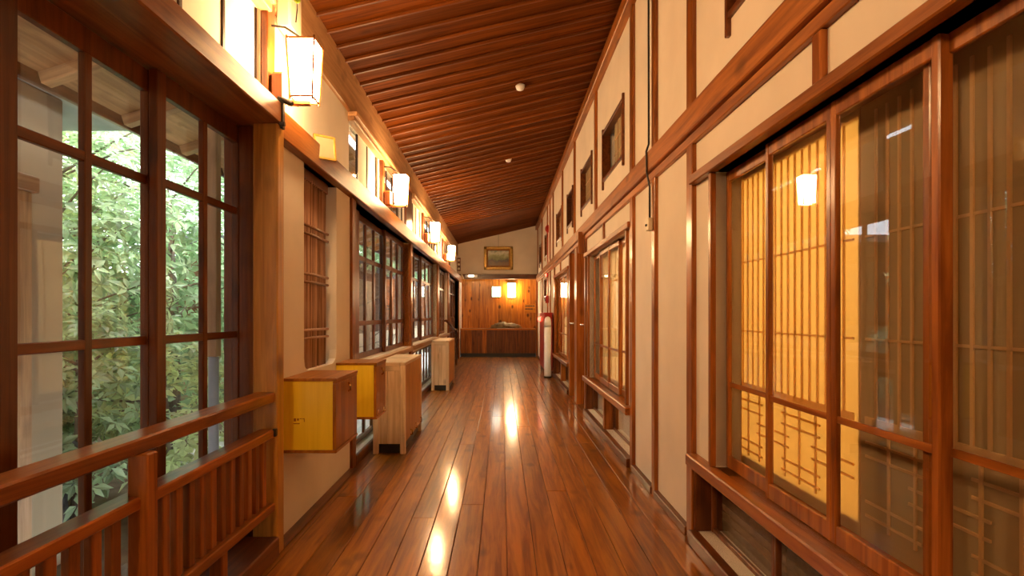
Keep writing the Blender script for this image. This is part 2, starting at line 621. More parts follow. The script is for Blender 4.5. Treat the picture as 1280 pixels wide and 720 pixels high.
# ---- right wall
BAY1, BAY2, BAY3 = (0.93, 2.755), (4.67, 6.70), (8.76, 10.86)
SMALL = [(1.65, 2.60), (4.80, 5.79), (6.48, 7.36), (8.23, 8.92), (9.74, 10.65), (12.8, 13.5), (14.55, 15.4)]
holes = [(*BAY1, 0.47, 1.88), (*BAY2, 0.47, 1.88), (*BAY3, 0.47, 1.88),
         (0.93, 3.03, 0.07, 0.41), (4.50, 6.90, 0.07, 0.41), (8.60, 11.0, 0.07, 0.41),
         (6.97, 7.70, 0.0, 2.12), (7.91, 8.51, 0.0, 2.12), (12.78, 13.6, 1.60, 2.03)]
holes += [(a, b_, 2.52, 3.02) for a, b_ in SMALL]
wall_right = slab('wall_right', 'x', 1.025, 1.145, Y_NEAR, Y_END + 0.7, 0.0, 3.9, holes, PLASTER)
tag(wall_right, 'right corridor wall of cream plaster framed by red-brown posts and rails', 'wall', kind='structure')

box('tie_beam', 0.975, 1.03, Y_NEAR, Y_END, 2.155, 2.29, W_BEAM, wall_right, 0.006)
box('lower_rail', 1.000, 1.03, Y_NEAR, Y_END, 2.10, 2.153, W_BEAM, wall_right)
box('ceiling_rail', 0.955, 1.03, Y_NEAR, Y_END, 3.585, 3.70, W_BEAM, wall_right, 0.006)
UP = [(3.03, .09), (3.77, .075), (4.42, .085), (6.15, .085), (7.95, .085), (9.55, .085), (11.28, .085), (12.0, .08), (12.68, .08), (14.38, .08), (16.15, .08), (1.3, .08), (-0.4, .08), (-2.2, .08)]
for y0, w in UP:
    box('upper_post', 1.000, 1.035, y0, y0 + w, 2.29, 3.585, W_POST, wall_right)
LOW = [(3.03, .09), (3.77, .075), (4.41, .09), (6.90, .07), (8.51, .09), (11.0, .08), (11.95, .08), (12.62, .08), (14.3, .08), (16.15, .08), (0.84, .09), (-1.0, .09)]
for y0, w in LOW:
    box('post', 1.000, 1.04, y0, y0 + w, 0.0, 2.10, W_POST, wall_right)
box('post', 1.000, 1.04, 7.70, 7.91, 0.0, 2.10, W_POST, wall_right)
for (y0, y1, m) in ((0.93, 3.03, 1.81), (4.50, 6.90, 5.70), (8.60, 11.0, 9.88)):
    box('lintel_rail', 0.982, 1.20, y0, y1, 1.88, 1.928, W_POST, wall_right, 0.005)
    box('sill_rail', 0.965, 1.20, y0, y1, 0.41, 0.47, W_POST, wall_right, 0.006)
    box('floor_sill', 0.975, 1.20, y0, y1, 0.0, 0.07, W_DARK, wall_right, 0.006)
    box('short_post', 1.003, 1.035, m, m + 0.055, 1.928, 2.10, W_POST, wall_right)
    mid = (y0 + y1) / 2 - 0.05
    if y0 > 1:
        box('low_post', 1.005, 1.15, mid, mid + 0.07, 0.07, 0.41, W_POST, wall_right)
# end pieces of the reveals
for (b0, b1), (l0, l1) in ((BAY1, (0.93, 3.03)), (BAY2, (4.50, 6.90)), (BAY3, (8.60, 11.0))):
    box('jamb', 1.000, 1.15, b1, b1 + 0.035, 0.47, 1.88, W_POST, wall_right)
    if b0 > 1:
        box('jamb', 1.000, 1.15, b0 - 0.035, b0, 0.47, 1.88, W_POST, wall_right)
    box('low_jamb', 1.01, 1.2, l1 - 0.03, l1, 0.07, 0.41, W_DARK, wall_right)
for y0, y1 in ((6.97, 7.70), (7.91, 8.51)):
    box('door_jamb', 1.0, 1.2, y1 - 0.02, y1, 0.0, 2.10, W_POST, wall_right)
base = empty('baseboard_right', (1.0, 7, 0))
tag(base, 'low worn wooden baseboard under the right plaster panels', 'baseboard', kind='structure')
for y0, y1 in ((3.12, 3.77), (3.845, 4.41), (11.08, 11.95), (12.03, 12.62), (12.7, 14.3), (14.38, 16.15)):
    box('baseboard_strip', 0.992, 1.03, y0, y1, 0.0, 0.05, W_DARK, base)


def glazed_sash(win, x0, x1, y0, y1, z0, z1, cols, rails, mat, stile=0.026, top=0.05, bottom=0.06, bar=0.02, name='sash'):
    """one sliding sash: frame mesh > muntins, a pane of glass in each opening"""
    mb = MB()
    mb.box(x0, x1, y0, y0 + stile, z0, z1)
    mb.box(x0, x1, y1 - stile, y1, z0, z1)
    mb.box(x0 + .002, x1 - .002, y0 + stile - .002, y1 - stile + .002, z1 - top, z1)
    mb.box(x0 + .002, x1 - .002, y0 + stile - .002, y1 - stile + .002, z0, z0 + bottom)
    s = mb.build(name, mat, win, 'z')
    ia, ib = y0 + stile, y1 - stile
    zs = [z0 + bottom] + sorted(rails) + [z1 - top]
    ys = [ia + (ib - ia) * k / cols for k in range(cols + 1)]
    xm = (x0 + x1) / 2
    for yy in ys[1:-1]:
        box('muntin', x0 + .004, x1 - .004, yy - bar / 2, yy + bar / 2, z0 + bottom - .002, z1 - top + .002, mat, s, 0.003)
    for zz in zs[1:-1]:
        box('muntin', x0 + .006, x1 - .006, ia - .002, ib + .002, zz - bar / 2, zz + bar / 2, mat, s, 0.003)
    for i in range(cols):
        for j in range(len(zs) - 1):
            box('glass_pane', xm - .0015, xm + .0015, ys[i] + .001, ys[i + 1] - .001, zs[j] + .001, zs[j + 1] - .001, GLASS, s, 0)
    return s


def shoji(win, x, y0, y1, z0, z1, style):
    """paper screen: frame > paper sheet and thin bars on the corridor side"""
    mb = MB()
    mb.box(x + .021, x + .04, y0, y0 + .012, z0, z1)
    mb.box(x + .021, x + .04, y1 - .012, y1, z0, z1)
    mb.box(x + .022, x + .038, y0 + .01, y1 - .01, z0, z0 + .05)
    mb.box(x + .022, x + .038, y0 + .01, y1 - .01, z1 - .03, z1)
    s = mb.build('paper_screen', W_PALE, win, 'z')
    sheet('paper_sheet', x + .019, y0 + .001, y1 - .001, z0 + .001, z1 - .001, PAPER if style == 'fine' else PAPER_B, s)
    a, b_ = y0 + .03, y1 - .03
    if style == 'fine':
        zm = 0.86
        n = max(2, round((b_ - a) / 0.0535))
        for k in range(1, n):
            yy = a + (b_ - a) * k / n
            box('screen_slat', x + .0135, x + .0187, yy - .005, yy + .005, zm, z1 - .035, SLAT, s, 0)
        for zz in (1.12, 1.45):
            box('screen_slat', x + .0145, x + .0187, a, b_, zz - .004, zz + .004, SLAT, s, 0)
        box('screen_slat', x + .013, x + .0187, a, b_, zm - .012, zm + .012, SLAT, s, 0)
        n = max(2, round((b_ - a) / 0.118))
        st = (b_ - a) / n
        for k in range(1, n):
            yy = a + st * k
            box('screen_slat', x + .0135, x + .0187, yy - .005, yy + .005, z0 + .06, zm, SLAT, s, 0)
        for g, k in enumerate(range(0, n, 2)):
            c = a + st * (k + 1)
            lv = (0.79, 0.745, 0.60, 0.555) if g % 2 else (0.70, 0.655)
            for zz in lv:
                ya, yb = max(a, c - st * 1.25), min(b_, c + st * 1.25)
                box('screen_slat', x + .0145, x + .0187, ya, yb, zz - .004, zz + .004, SLAT, s, 0)
    else:
        n = max(2, round((b_ - a) / 0.22))
        for k in range(1, n):
            yy = a + (b_ - a) * k / n
            box('screen_slat', x + .0135, x + .0187, yy - .005, yy + .005, z0 + .06, z1 - .035, SLAT, s, 0)
        for zz in (0.78, 0.83, 1.1, 1.15, 1.55, 1.6):
            box('screen_slat', x + .0145, x + .0187, a, b_, zz - .004, zz + .004, SLAT, s, 0)
    return s


def right_window(n, bay, low, style, label, screens):
    y0, y1 = bay
    w = empty('window_%d' % n, (1.05, (y0 + y1) / 2, 0.47))
    tag(w, label, 'window', kind='structure')
    q = (y1 - y0) / 4
    for k in range(4):
        xb = (1.074, 1.092) if k in (0, 3) else (1.052, 1.071)
        e = -0.012 if k == 3 else (0.085 if k == 0 else 0.0)
        sh = glazed_sash(w, xb[0], xb[1], y0 + q * k - (e if k == 3 else 0), y0 + q * (k + 1) + ((e if n == 1 else .03) if k == 0 else 0), 0.472, 1.878, 1, [0.868], W_POST, bar=0.022, stile=0.026 if n == 1 else 0.02)
        if k == 1:
            box('end_stile', 1.0525, 1.088, y0 + q - .0015, y0 + q + .024, 0.474, 1.876, W_POST, sh, 0.003)
    for a, b_ in screens:
        shoji(w, 1.155, a, b_, 0.472, 1.878, style)
    # low ventilation windows at floor level
    l0, l1 = low
    m = (l0 + l1) / 2
    segs = [(l0 + .03, m - .05), (m + .02, l1 - .03)] if l0 > 1 else [(l0, l0 + .68), (l0 + .68, l0 + 1.38), (l0 + 1.38, l1 - .03)]
    for a, b_ in segs:
        glazed_sash(w, 1.09, 1.115, a, b_, 0.072, 0.408, 1, [], W_DARK, stile=0.022, top=0.022, bottom=0.025, name='low_sash')
        if n == 1:
            lb = box('low_blind', 1.150, 1.158, a, b_, 0.072, 0.408, LOWBLIND, w, 0)
            for q_ in range(1, 8):
                box('blind_slat', 1.144, 1.1505, a + .01, b_ - .01, 0.08 + q_ * .04, 0.105 + q_ * .04, LOWBLIND, lb, 0.002)
        else:
            sheet('low_screen', 1.150, a, b_, 0.072, 0.408, PAPER_LOW, w)
    return w


right_window(1, BAY1, (0.93, 3.03), 'fine', 'nearest glazed sliding window on the right, partly glowing yellow paper screens', [(0.93, 1.884), (1.886, 2.88)])
right_window(2, BAY2, (4.50, 6.90), 'wide', 'second sliding window on the right wall, behind two narrow plaster panels', [(4.67, 5.70), (5.68, 6.83)])
right_window(3, BAY3, (8.60, 11.0), 'wide', 'farthest sliding window on the right wall, beyond the two doorways', [(8.76, 9.82), (9.80, 10.98)])


def room(name, y0, y1, mat, label, xa=1.143, xb=1.143):
    """the closed room behind a screen: floor, back, sides, ceiling as one shell open to the corridor"""
    x0, x1, z0, z1 = 1.143, 3.2, 0.0, 2.4
    v = [(x, y, z) for x in (x0, x1) for y in (y0, y1) for z in (z0, z1)]
    v = [(xa if y == y0 else xb, y, z) if x == x0 else (x, y, z) for x, y, z in v]
    f = [(4, 5, 7, 6), (0, 4, 5, 1), (2, 3, 7, 6), (0, 2, 6, 4), (1, 5, 7, 3)]
    mb = MB(); mb.v, mb.f = v, f
    o = mb.build(name, mat)
    tag(o, label, 'wall', kind='structure')


room('wall_guest_room', 1.8855, 3.20, ROOMW, 'yellowish walls of the lit room behind the nearest right paper screens', xa=1.178)
room('wall_dark_room', -3.0, 1.8845, DIMROOM, 'room walls coloured near-black as shade behind the unlit paper screens at the right edge', xb=1.178)
room('wall_second_room', 4.3, 6.95, ROOMW, 'lit room walls behind the second right window')
room('wall_third_room', 8.55, 11.1, ROOMW, 'lit room walls behind the farthest right window')
bk = slab('upper_shade_slab', 'x', 1.22, 1.26, Y_NEAR, Y_END + .7, 2.42, 3.9, [], DIMROOM)  # dark slab, the shade behind the upper windows put into its colour
tag(bk, 'near-black slab as shade behind the small upper windows of the right wall', 'wall', kind='structure')

# small high windows
SL = ['nearest small upper window, cut by the top edge of the picture', 'second small upper window from the front, its beige screen pulled aside',
      'third small upper window from the front, above the wooden room sign', 'fourth small upper window from the front on the right wall',
      'fifth small upper window from the front on the right wall', 'sixth small upper window, just beside the red alarm bell',
      'last small upper window, next to the end wall']
for i, (a, b_) in enumerate(SMALL):
    w = empty('window_%d' % (4 + i), (1.02, (a + b_) / 2, 2.52))
    tag(w, SL[i], 'window', kind='structure')
    z0, z1 = 2.52, 3.02
    mb = MB()
    for yy in (a, b_ - .028):
        mb.box(1.005, 1.09, yy, yy + .028, z0 - .075, z1 + .03)
    for zz in (z0, z1 - .03):
        mb.box(1.008, 1.088, a + .026, b_ - .026, zz, zz + .03)
    mb.build('window_frame', W_DARK, w, 'y')
    L = b_ - a
    far = i in (0, 1, 6)
    pa, pb = (a + .03, a + L * .66) if i % 2 or far else (a + L * .32, b_ - .03)
    s = box('sliding_screen', 1.072, 1.082, pa, pb, z0 + .03, z1 - .03, BLIND, w, 0.002)
    for k in range(1, 4):
        yy = pa + (pb - pa) * k / 4
        box('screen_slat', 1.066, 1.0725, yy - .003, yy + .003, z0 + .03, z1 - .03, W_PALE, s, 0)
    for k in range(1, 3):
        zz = z0 + .03 + .44 * k / 3
        box('screen_slat', 1.067, 1.0725, pa, pb, zz - .003, zz + .003, W_PALE, s, 0)
w = empty('window_11', (1.02, 13.2, 1.6))
tag(w, 'small dark window above the red fire cabinet on the right', 'window', kind='structure')
mb = MB()
for yy in (12.78, 13.572):
    mb.box(1.0, 1.09, yy, yy + .028, 1.56, 2.05)
for zz in (1.60, 2.0):
    mb.box(1.003, 1.088, 12.80, 13.58, zz, zz + .03)
mb.build('window_frame', W_DARK, w, 'y')
box('window_shutter', 1.075, 1.085, 12.81, 13.57, 1.63, 2.0, W_DARK, w, 0.002)

# two plain doors in the right wall
for n, (a, b_), ky, lab in ((1, (6.97, 7.68), 7.12, 'plain brown door recessed in the right wall, nearer of two'),
                            (2, (7.91, 8.49), 8.22, 'plain brown door recessed in the right wall, with lever handle, farther of two')):
    d = box('door_%d' % n, 1.11, 1.15, a, b_, 0.005, 2.115, W_POST, None, 0.003)
    tag(d, lab, 'door', kind='structure')
    mb = MB()
    mb.tube([(1.112, ky, 1.07), (1.035, ky, 1.07)], 0.011, 10)
    mb.tube([(1.04, ky, 1.07), (1.01, ky + .01, 1.07), (0.985, ky + .05, 1.07)], [0.012, 0.016, 0.014], 10)
    mb.build('door_handle', STEEL, d, smooth=True)

# ---- left wall
wall_left = empty('wall_left', (-1.2, 6, 0))
tag(wall_left, 'left corridor wall of cream plaster with timber posts and a deep lintel', 'wall', kind='structure')
L2, L3, L4, L5 = (4.56, 7.26), (7.40, 10.35), (10.50, 12.40), (12.55, 15.5)
lh = [(0.1, 2.94, 0.06, 2.15), (3.41, 4.08, 0.86, 2.10)]
for a, b_ in (L2, L3, L4):
    lh += [(a, b_, 0.80, 2.10), (a, b_, 0.08, 0.70)]
lh += [(L5[0], L5[1], 0.0, 2.10)]
slab('plaster_panel', 'x', -1.30, -1.17, Y_NEAR, Y_END + 0.7, 0.0, 2.16, lh, PLASTER, wall_left)
RAMMA = [(0.15, 3.01), (4.75, 5.86), (6.08, 7.42), (7.95, 8.95), (9.2, 10.6), (11.0, 11.95), (12.25, 13.6)]
slab('upper_plaster', 'x', -1.33, -1.26, Y_NEAR, Y_END + 0.7, 2.16, 2.95, [(a, b_, 2.27, 2.80) for a, b_ in RAMMA], PLASTER, wall_left)
box('lintel', -1.43, -1.10, Y_NEAR, 2.93, 2.15, 2.26, W_BEAM, wall_left, 0.006)
box('lintel', -1.31, -1.115, 2.932, 10.4, 2.10, 2.25, W_BEAM, wall_left, 0.006)
box('lintel', -1.31, -1.115, 10.402, Y_END, 2.10, 2.25, W_BEAM, wall_left, 0.006)
box('eaves_beam', -1.42, -1.235, Y_NEAR, Y_END + .5, 2.862, 3.24, W_PALE, wall_left, 0.008)
box('ramma_trim', -1.27, -1.205, 4.72, 7.44, 2.79, 2.83, W_PALE, wall_left)
box('ramma_trim', -1.27, -1.185, 4.72, 7.44, 2.83, 2.866, W_PALE, wall_left)
box('ramma_trim', -1.27, -1.205, 7.93, 13.7, 2.79, 2.83, W_PALE, wall_left)
box('ramma_trim', -1.27, -1.185, 7.93, 13.7, 2.83, 2.866, W_PALE, wall_left)
box('ramma_trim', -1.27, -1.205, 0.1, 3.03, 2.79, 2.83, W_PALE, wall_left)
box('ramma_trim', -1.27, -1.185, 0.1, 3.03, 2.83, 2.866, W_PALE, wall_left)
for y0, y1, x0, x1 in ((2.855, 2.94, -1.235, -1.11), (4.44, 4.56, -1.30, -1.15), (7.26, 7.40, -1.27, -1.14), (10.35, 10.5, -1.27, -1.14),
                       (12.40, 12.55, -1.27, -1.14), (15.5, 15.62, -1.27, -1.14), (0.0, 0.1, -1.3, -1.11)):
    box('post', x0, x1, y0, y1, 0.0, 2.15 if y1 < 3 else 2.10, W_HONEY if y1 == 2.94 else W_POST, wall_left, 0.006)
box('window_jamb', -1.40, -1.236, 2.90, 2.965, 0.05, 2.15, W_DARK, wall_left, 0.004)
for y0, w in ((7.45, .45), (10.65, .12), (13.65, .12)):
    box('upper_post', -1.30, -1.23, y0, y0 + w, 2.25, 2.862, W_DARK, wall_left)
box('floor_sill', -1.40, -1.10, 0.1, 2.855, 0.0, 0.10, W_DARK, wall_left, 0.006)
for a, b_ in (L2, L3, L4):
    box('sill_rail', -1.32, -1.11, a, b_, 0.745, 0.80, W_PALE, wall_left, 0.006)
    box('low_rail', -1.30, -1.15, a, b_, 0.0, 0.08, W_DARK, wall_left, 0.005)
bl = empty('baseboard_left', (-1.14, 3.7, 0))
tag(bl, 'thin dark wooden skirting along the foot of the left plaster', 'baseboard', kind='structure')
box('baseboard_strip', -1.175, -1.112, 2.94, 4.44, 0.0, 0.016, W_DARK, bl, 0.003)
# iron strap round the lintel joint over the near post
st = MB()
st.box(-1.106, -1.092, 2.875, 2.905, 2.13, 2.275, 0.002)
st.box(-1.16, -1.09, 2.875, 2.905, 2.262, 2.276, 0.002)
st.tube([(-1.10, 2.86, 2.145), (-1.075, 2.86, 2.145)], 0.012, 8)
st.tube([(-1.12, 2.89, 2.285), (-1.05, 2.89, 2.255)], 0.013, 8)
st.build('iron_strap', IRON, wall_left)

# the big corner window on the left
w = empty('window_12', (-1.36, 1.5, 0.1))
tag(w, 'tall nearest left window with small panes looking onto the garden', 'window', kind='structure')
for y0, y1, x0 in ((2.21, 2.95, -1.355), (1.53, 2.28, -1.395), (0.83, 1.575, -1.355), (0.2, 0.88, -1.395)):
    glazed_sash(w, x0, x0 + .034, y0, y1, 0.10, 2.145, 2, [1.10, 1.72], W_DARK, stile=0.06, top=0.085, bottom=0.10, bar=0.034)

WN = ['second left window with dark muntins, above the yellow boxes', 'third left window with dark muntins, beyond the second post', 'fourth left window with dark muntins, near the end of the hall']
for n, (a, b_) in enumerate((L2, L3, L4)):
    w = empty('window_%d' % (13 + n), (-1.28, (a + b_) / 2, 0.8))
    tag(w, WN[n], 'window', kind='structure')
    s0 = a + 0.44 if n == 0 else a + .02
    mid = (s0 + b_) / 2
    glazed_sash(w, -1.30, -1.268, s0, mid + .04, 0.802, 2.098, 3, [1.12, 1.71], W_DARK, stile=0.05, top=0.06, bottom=0.05, bar=0.045)
    glazed_sash(w, -1.264, -1.232, mid - .03, b_ - .002, 0.802, 2.098, 3, [1.12, 1.71], W_DARK, stile=0.05, top=0.06, bottom=0.05, bar=0.045)
    if n == 0:
        box('fixed_panel', -1.295, -1.235, a, s0 - .002, 0.802, 2.098, W_DARK, w)
    glazed_sash(w, -1.27, -1.24, a + .002, (a + b_) / 2, 0.082, 0.698, 4, [], W_DARK, stile=0.05, top=0.05, bottom=0.05, bar=0.05, name='low_sash')
    glazed_sash(w, -1.27, -1.24, (a + b_) / 2, b_ - .002, 0.082, 0.698, 4, [], W_DARK, stile=0.05, top=0.05, bottom=0.05, bar=0.05, name='low_sash')

# far left bay: tall glazed doors
w = empty('window_16', (-1.28, 14, 0))
tag(w, 'last tall glazed opening on the left beside the end wall', 'window', kind='structure')
for k in range(4):
    y0 = L5[0] + (L5[1] - L5[0]) / 4 * k
    glazed_sash(w, -1.29, -1.255, y0 + .002, y0 + (L5[1] - L5[0]) / 4 - .002, 0.02, 2.098, 2, [0.75, 1.12, 1.71], W_DARK, stile=0.05, top=0.06, bottom=0.1, bar=0.03)

# transom lights above the lintel
TN = ['white paper transom panels directly above the big left window', 'transom of white panels left of the second lantern', 'greenish glass transom just beyond the second lantern',
      'transom of white panels left of the third lantern', 'transom panels just beyond the third lantern', 'transom of white panels left of the fourth lantern', 'last transom beyond the fourth lantern']
for i, (a, b_) in enumerate(RAMMA):
    w = empty('window_%d' % (17 + i), (-1.28, (a + b_) / 2, 2.27))
    tag(w, TN[i], 'window', kind='structure')
    n = max(2, round((b_ - a) / 0.36))
    for k in range(n + 1):
        yy = a + (b_ - a) * k / n
        box('transom_bar', -1.297, -1.278, max(a, yy - .014), min(b_, yy + .014), 2.27, 2.80, W_BLACKISH, w)
        if k < n:
            g = i in (2, 4) or (i == 1 and k == 0)
            box('transom_pane', -1.29, -1.286, yy + .013, yy + (b_ - a) / n - .013, 2.272, 2.798, GLASS if g else PAPER_W, w, 0)

# bamboo lattice window in the plaster
w = empty('window_24', (-1.25, 3.66, 0.86))
tag(w, 'tall plaster-edged opening filled with brown bamboo rods and double ties', 'window', kind='structure')
for k in range(16):
    yy = 3.405 + k * 0.0375
    r = random.uniform(.010, .019)
    mb = MB()
    mb.tube([(-1.222 + random.uniform(-.004, .004), yy + random.uniform(-.004, .004), 0.85 + .40 * j) for j in range(4)], r, 7)
    mb.build('bamboo_rod', W_BAMBOO, w, 'z', smooth=True)
for zz in (1.05, 1.10, 1.40, 1.45, 1.70, 1.75):
    mb = MB()
    mb.tube([(-1.201, 3.40, zz), (-1.199, 3.66, zz + .003), (-1.201, 3.98, zz)], 0.009, 7)
    mb.build('bamboo_tie', W_BAMBOO, w, 'y', smooth=True)
box('backing_board', -1.290, -1.245, 3.411, 3.86, 0.861, 2.098, W_BAMBOO, w)
box('head_board', -1.25, -1.205, 3.411, 4.0, 2.03, 2.099, W_DARK, w)
# rounded plaster lip round the opening
mb = MB()
for zz, dz in ((0.86, 1),):
    for yy, dy in ((3.41, 1), (4.08, -1)):
        pts = [(yy, zz), (yy + dy * .09, zz), (yy + dy * .045, zz + dz * .012), (yy + dy * .018, zz + dz * .03), (yy, zz + dz * .09)]
        v = [(x, p, q) for x in (-1.171, -1.22) for p, q in pts]
        m_ = len(pts)
        f = [tuple(range(m_)), tuple(range(m_, 2 * m_))] + [(i_, (i_ + 1) % m_, (i_ + 1) % m_ + m_, i_ + m_) for i_ in range(m_)]
        mb.add(v, f)
mb.build('plaster_corners', PLASTER, w)['kind'] = 'stuff'

# ---- end wall
wall_back = slab('wall_back', 'y', Y_END + .02, Y_END + .12, -1.42, 1.22, 2.2, 3.95, [], PLASTER)
tag(wall_back, 'cream plaster end wall above the wood-panelled alcove', 'wall', kind='structure')
box('lintel', -1.40, 1.03, Y_END - .06, Y_END + .12, 2.20, 2.335, W_DARK, wall_back, 0.006)
alc = box('wall_alcove', -1.42, 1.22, 16.86, 16.95, 0.0, 2.4, W_DARK, None, 0)
tag(alc, 'orange knotty wood-board back wall of the alcove at the end', 'wall', kind='structure')
x = -1.40
while x < 1.15:
    wd = random.choice((.17, .2, .22))
    box('wall_board', x + .001, min(x + wd, 1.2) - .001, 16.835, 16.862, 0.80, 2.3, W_END, alc, 0.004)
    x += wd
box('side_post', -1.26, -1.165, Y_END - .05, Y_END + .05, 0.0, 2.2, W_DARK, wall_left)
box('side_post', 0.97, 1.03, Y_END - .05, Y_END + .05, 0.0, 2.2, W_POST, wall_right)
counter = empty('counter', (-0.1, Y_END, 0))
tag(counter, 'built-in dark wood counter across the end of the corridor', 'counter')
box('counter_top', -1.165, 0.968, Y_END - .04, 16.83, 0.755, 0.80, W_END, counter, 0.006)
x = -1.16
while x < 0.94:
    wd = random.choice((.13, .16, .19))
    box('front_board', x + .001, min(x + wd, 0.968) - .001, Y_END + .001, Y_END + .03, 0.10, 0.755, W_DARK if random.random() < .88 else W_POST, counter, 0.003, axis='z')
    x += wd
box('toe_kick', -1.16, 0.968, Y_END + .01, Y_END + .05, 0.0, 0.10, BLACK, counter, 0.002)
near = slab('wall_front', 'y', Y_NEAR - .1, Y_NEAR, -1.42, 1.22, 0, 3.95, [], PLASTER)
tag(near, 'plain plaster wall closing the corridor behind the viewer', 'wall', kind='structure')


# ------------------------------------------------------------------ lanterns
def lantern(y, label, xc=-1.045, zc=2.49):
    t = empty('wall_lantern', (-1.22, y, zc - .2))
    tag(t, label, 'lamp', 'paper wall lanterns down the left wall')
    hw, hb, h = 0.070, 0.055, 0.29
    z0, z1 = zc - h / 2, zc + h / 2
    mb = MB()
    v, f = [], []
    for z, s in ((z0, hb), (z1, hw)):
        v += [(xc - s, y - s, z), (xc + s, y - s, z), (xc + s, y + s, z), (xc - s, y + s, z)]
    f = [(0, 1, 5, 4), (1, 2, 6, 5), (2, 3, 7, 6), (3, 0, 4, 7), (0, 1, 2, 3), (4, 5, 6, 7)]
    mb.add(v, f)
    mb.build('lamp_shade', LIT, t)
    for i in range(4):
        fr = MB()
        a, c = Vector(v[i]), Vector(v[i + 4])
        out = Vector((a.x - xc, a.y - y, 0)).normalized() * .003
        fr.tube([a + out - Vector((0, 0, .02)), c + out + Vector((0, 0, .015))], 0.0055, 6)
        fr.build('frame_post', W_POST, t)
    for z, s in ((z0 - .004, hb), (z1 + .004, hw)):
        r = MB()
        for (ax, ay, bx, by) in ((-1, -1, 1, -1), (1, -1, 1, 1), (1, 1, -1, 1), (-1, 1, -1, -1)):
            r.box(min(xc + ax * s, xc + bx * s) - .004, max(xc + ax * s, xc + bx * s) + .004,
                  min(y + ay * s, y + by * s) - .004, max(y + ay * s, y + by * s) + .004, z - .005, z + .005, 0.001)
        r.build('frame_ring', W_POST, t)
    box('back_board', -1.258, -1.222, y - .05, y + .05, 2.262, 2.86, W_DARK, t)
    mb = MB()
    mb.box(-1.222, -1.135, y - .04, y + .04, zc - .17, zc - .01, 0.02)
    mb.build('bracket', W_DARK, t)
    mb = MB()
    mb.box(-1.14, xc + .03, y - .016, y + .016, z0 - .035, z0 - .012, 0.003)
    mb.build('support_arm', W_BEAM, t, 'x')
    mb = MB()
    mb.tube([(-1.225, y, z1 + .10), (-1.15, y, z1 + .09), (xc, y, z1 + .02)], 0.006, 6)
    mb.build('hanging_rod', IRON, t)
    return t


lantern(-0.15, 'glowing paper wall lantern beside the viewer, out of the picture on the left')
lantern(-3.1, 'added fill lantern of glowing paper well behind the viewer on the left wall')  # added as fill from behind, brightens the near left plaster
lantern(3.06, 'nearest glowing paper wall lantern, above the first post on the left')
lantern(5.98, 'second glowing paper wall lantern along the left wall')
lantern(9.05, 'third glowing paper wall lantern along the left wall')
lantern(12.1, 'farthest and smallest glowing paper wall lantern on the left', xc=-1.05)

# lantern over the end counter
t = empty('alcove_lantern', (0.29, 16.83, 1.7))
tag(t, 'bright tall lantern on the wooden end wall above the counter', 'lamp')
box('lamp_shade', 0.18, 0.40, 16.62, 16.80, 1.70, 2.10, LIT_END, t, 0.01)
box('back_plate', 0.20, 0.38, 16.80, 16.835, 1.66, 2.14, W_DARK, t)
box('lamp_cap', 0.17, 0.41, 16.61, 16.81, 2.10, 2.12, W_DARK, t)
t = box('exit_sign', -0.29, -0.02, 16.775, 16.835, 1.70, 2.02, GREEN, None, 0.006)
tag(t, 'small glowing white and green exit light left of the end lantern', 'exit sign')
box('light_panel', -0.275, -0.035, 16.768, 16.778, 1.715, 2.005, LIT_WHITE, t, 0.002)

# ------------------------------------------------------------------ railing in front of the big window
r = empty('railing', (-1.14, 1.5, 0.1))
tag(r, 'red-brown wooden railing with slats in front of the big left window', 'railing')
box('handrail', -1.22, -1.122, 0.1, 2.854, 0.765, 0.815, W_POST, r, 0.006)
box('middle_rail', -1.20, -1.122, 0.1, 2.854, 0.592, 0.632, W_POST, r, 0.005)
box('bottom_rail', -1.195, -1.122, 0.1, 2.854, 0.226, 0.268, W_POST, r, 0.005)
for yy in (0.75, 1.79):
    box('newel_post', -1.165, -1.100, yy, yy + .056, 0.10, 0.765, W_POST, r, 0.005)
for yy in (0.4, 1.30, 2.33):
    box('foot_post', -1.185, -1.130, yy, yy + .05, 0.10, 0.226, W_POST, r, 0.004)
for k in range(12):
    yy = 1.87 + k * 0.0815
    box('baluster', -1.172, -1.146, yy, yy + .042, 0.268, 0.592, W_POST, r, 0.003)
for k in range(11):
    yy = 0.86 + k * 0.0835
    box('baluster', -1.172, -1.146, yy, yy + .042, 0.268, 0.592, W_POST, r, 0.003)
box('peg', -1.13, -1.112, 2.835, 2.872, 0.597, 0.635, BLACK, r, 0.003)


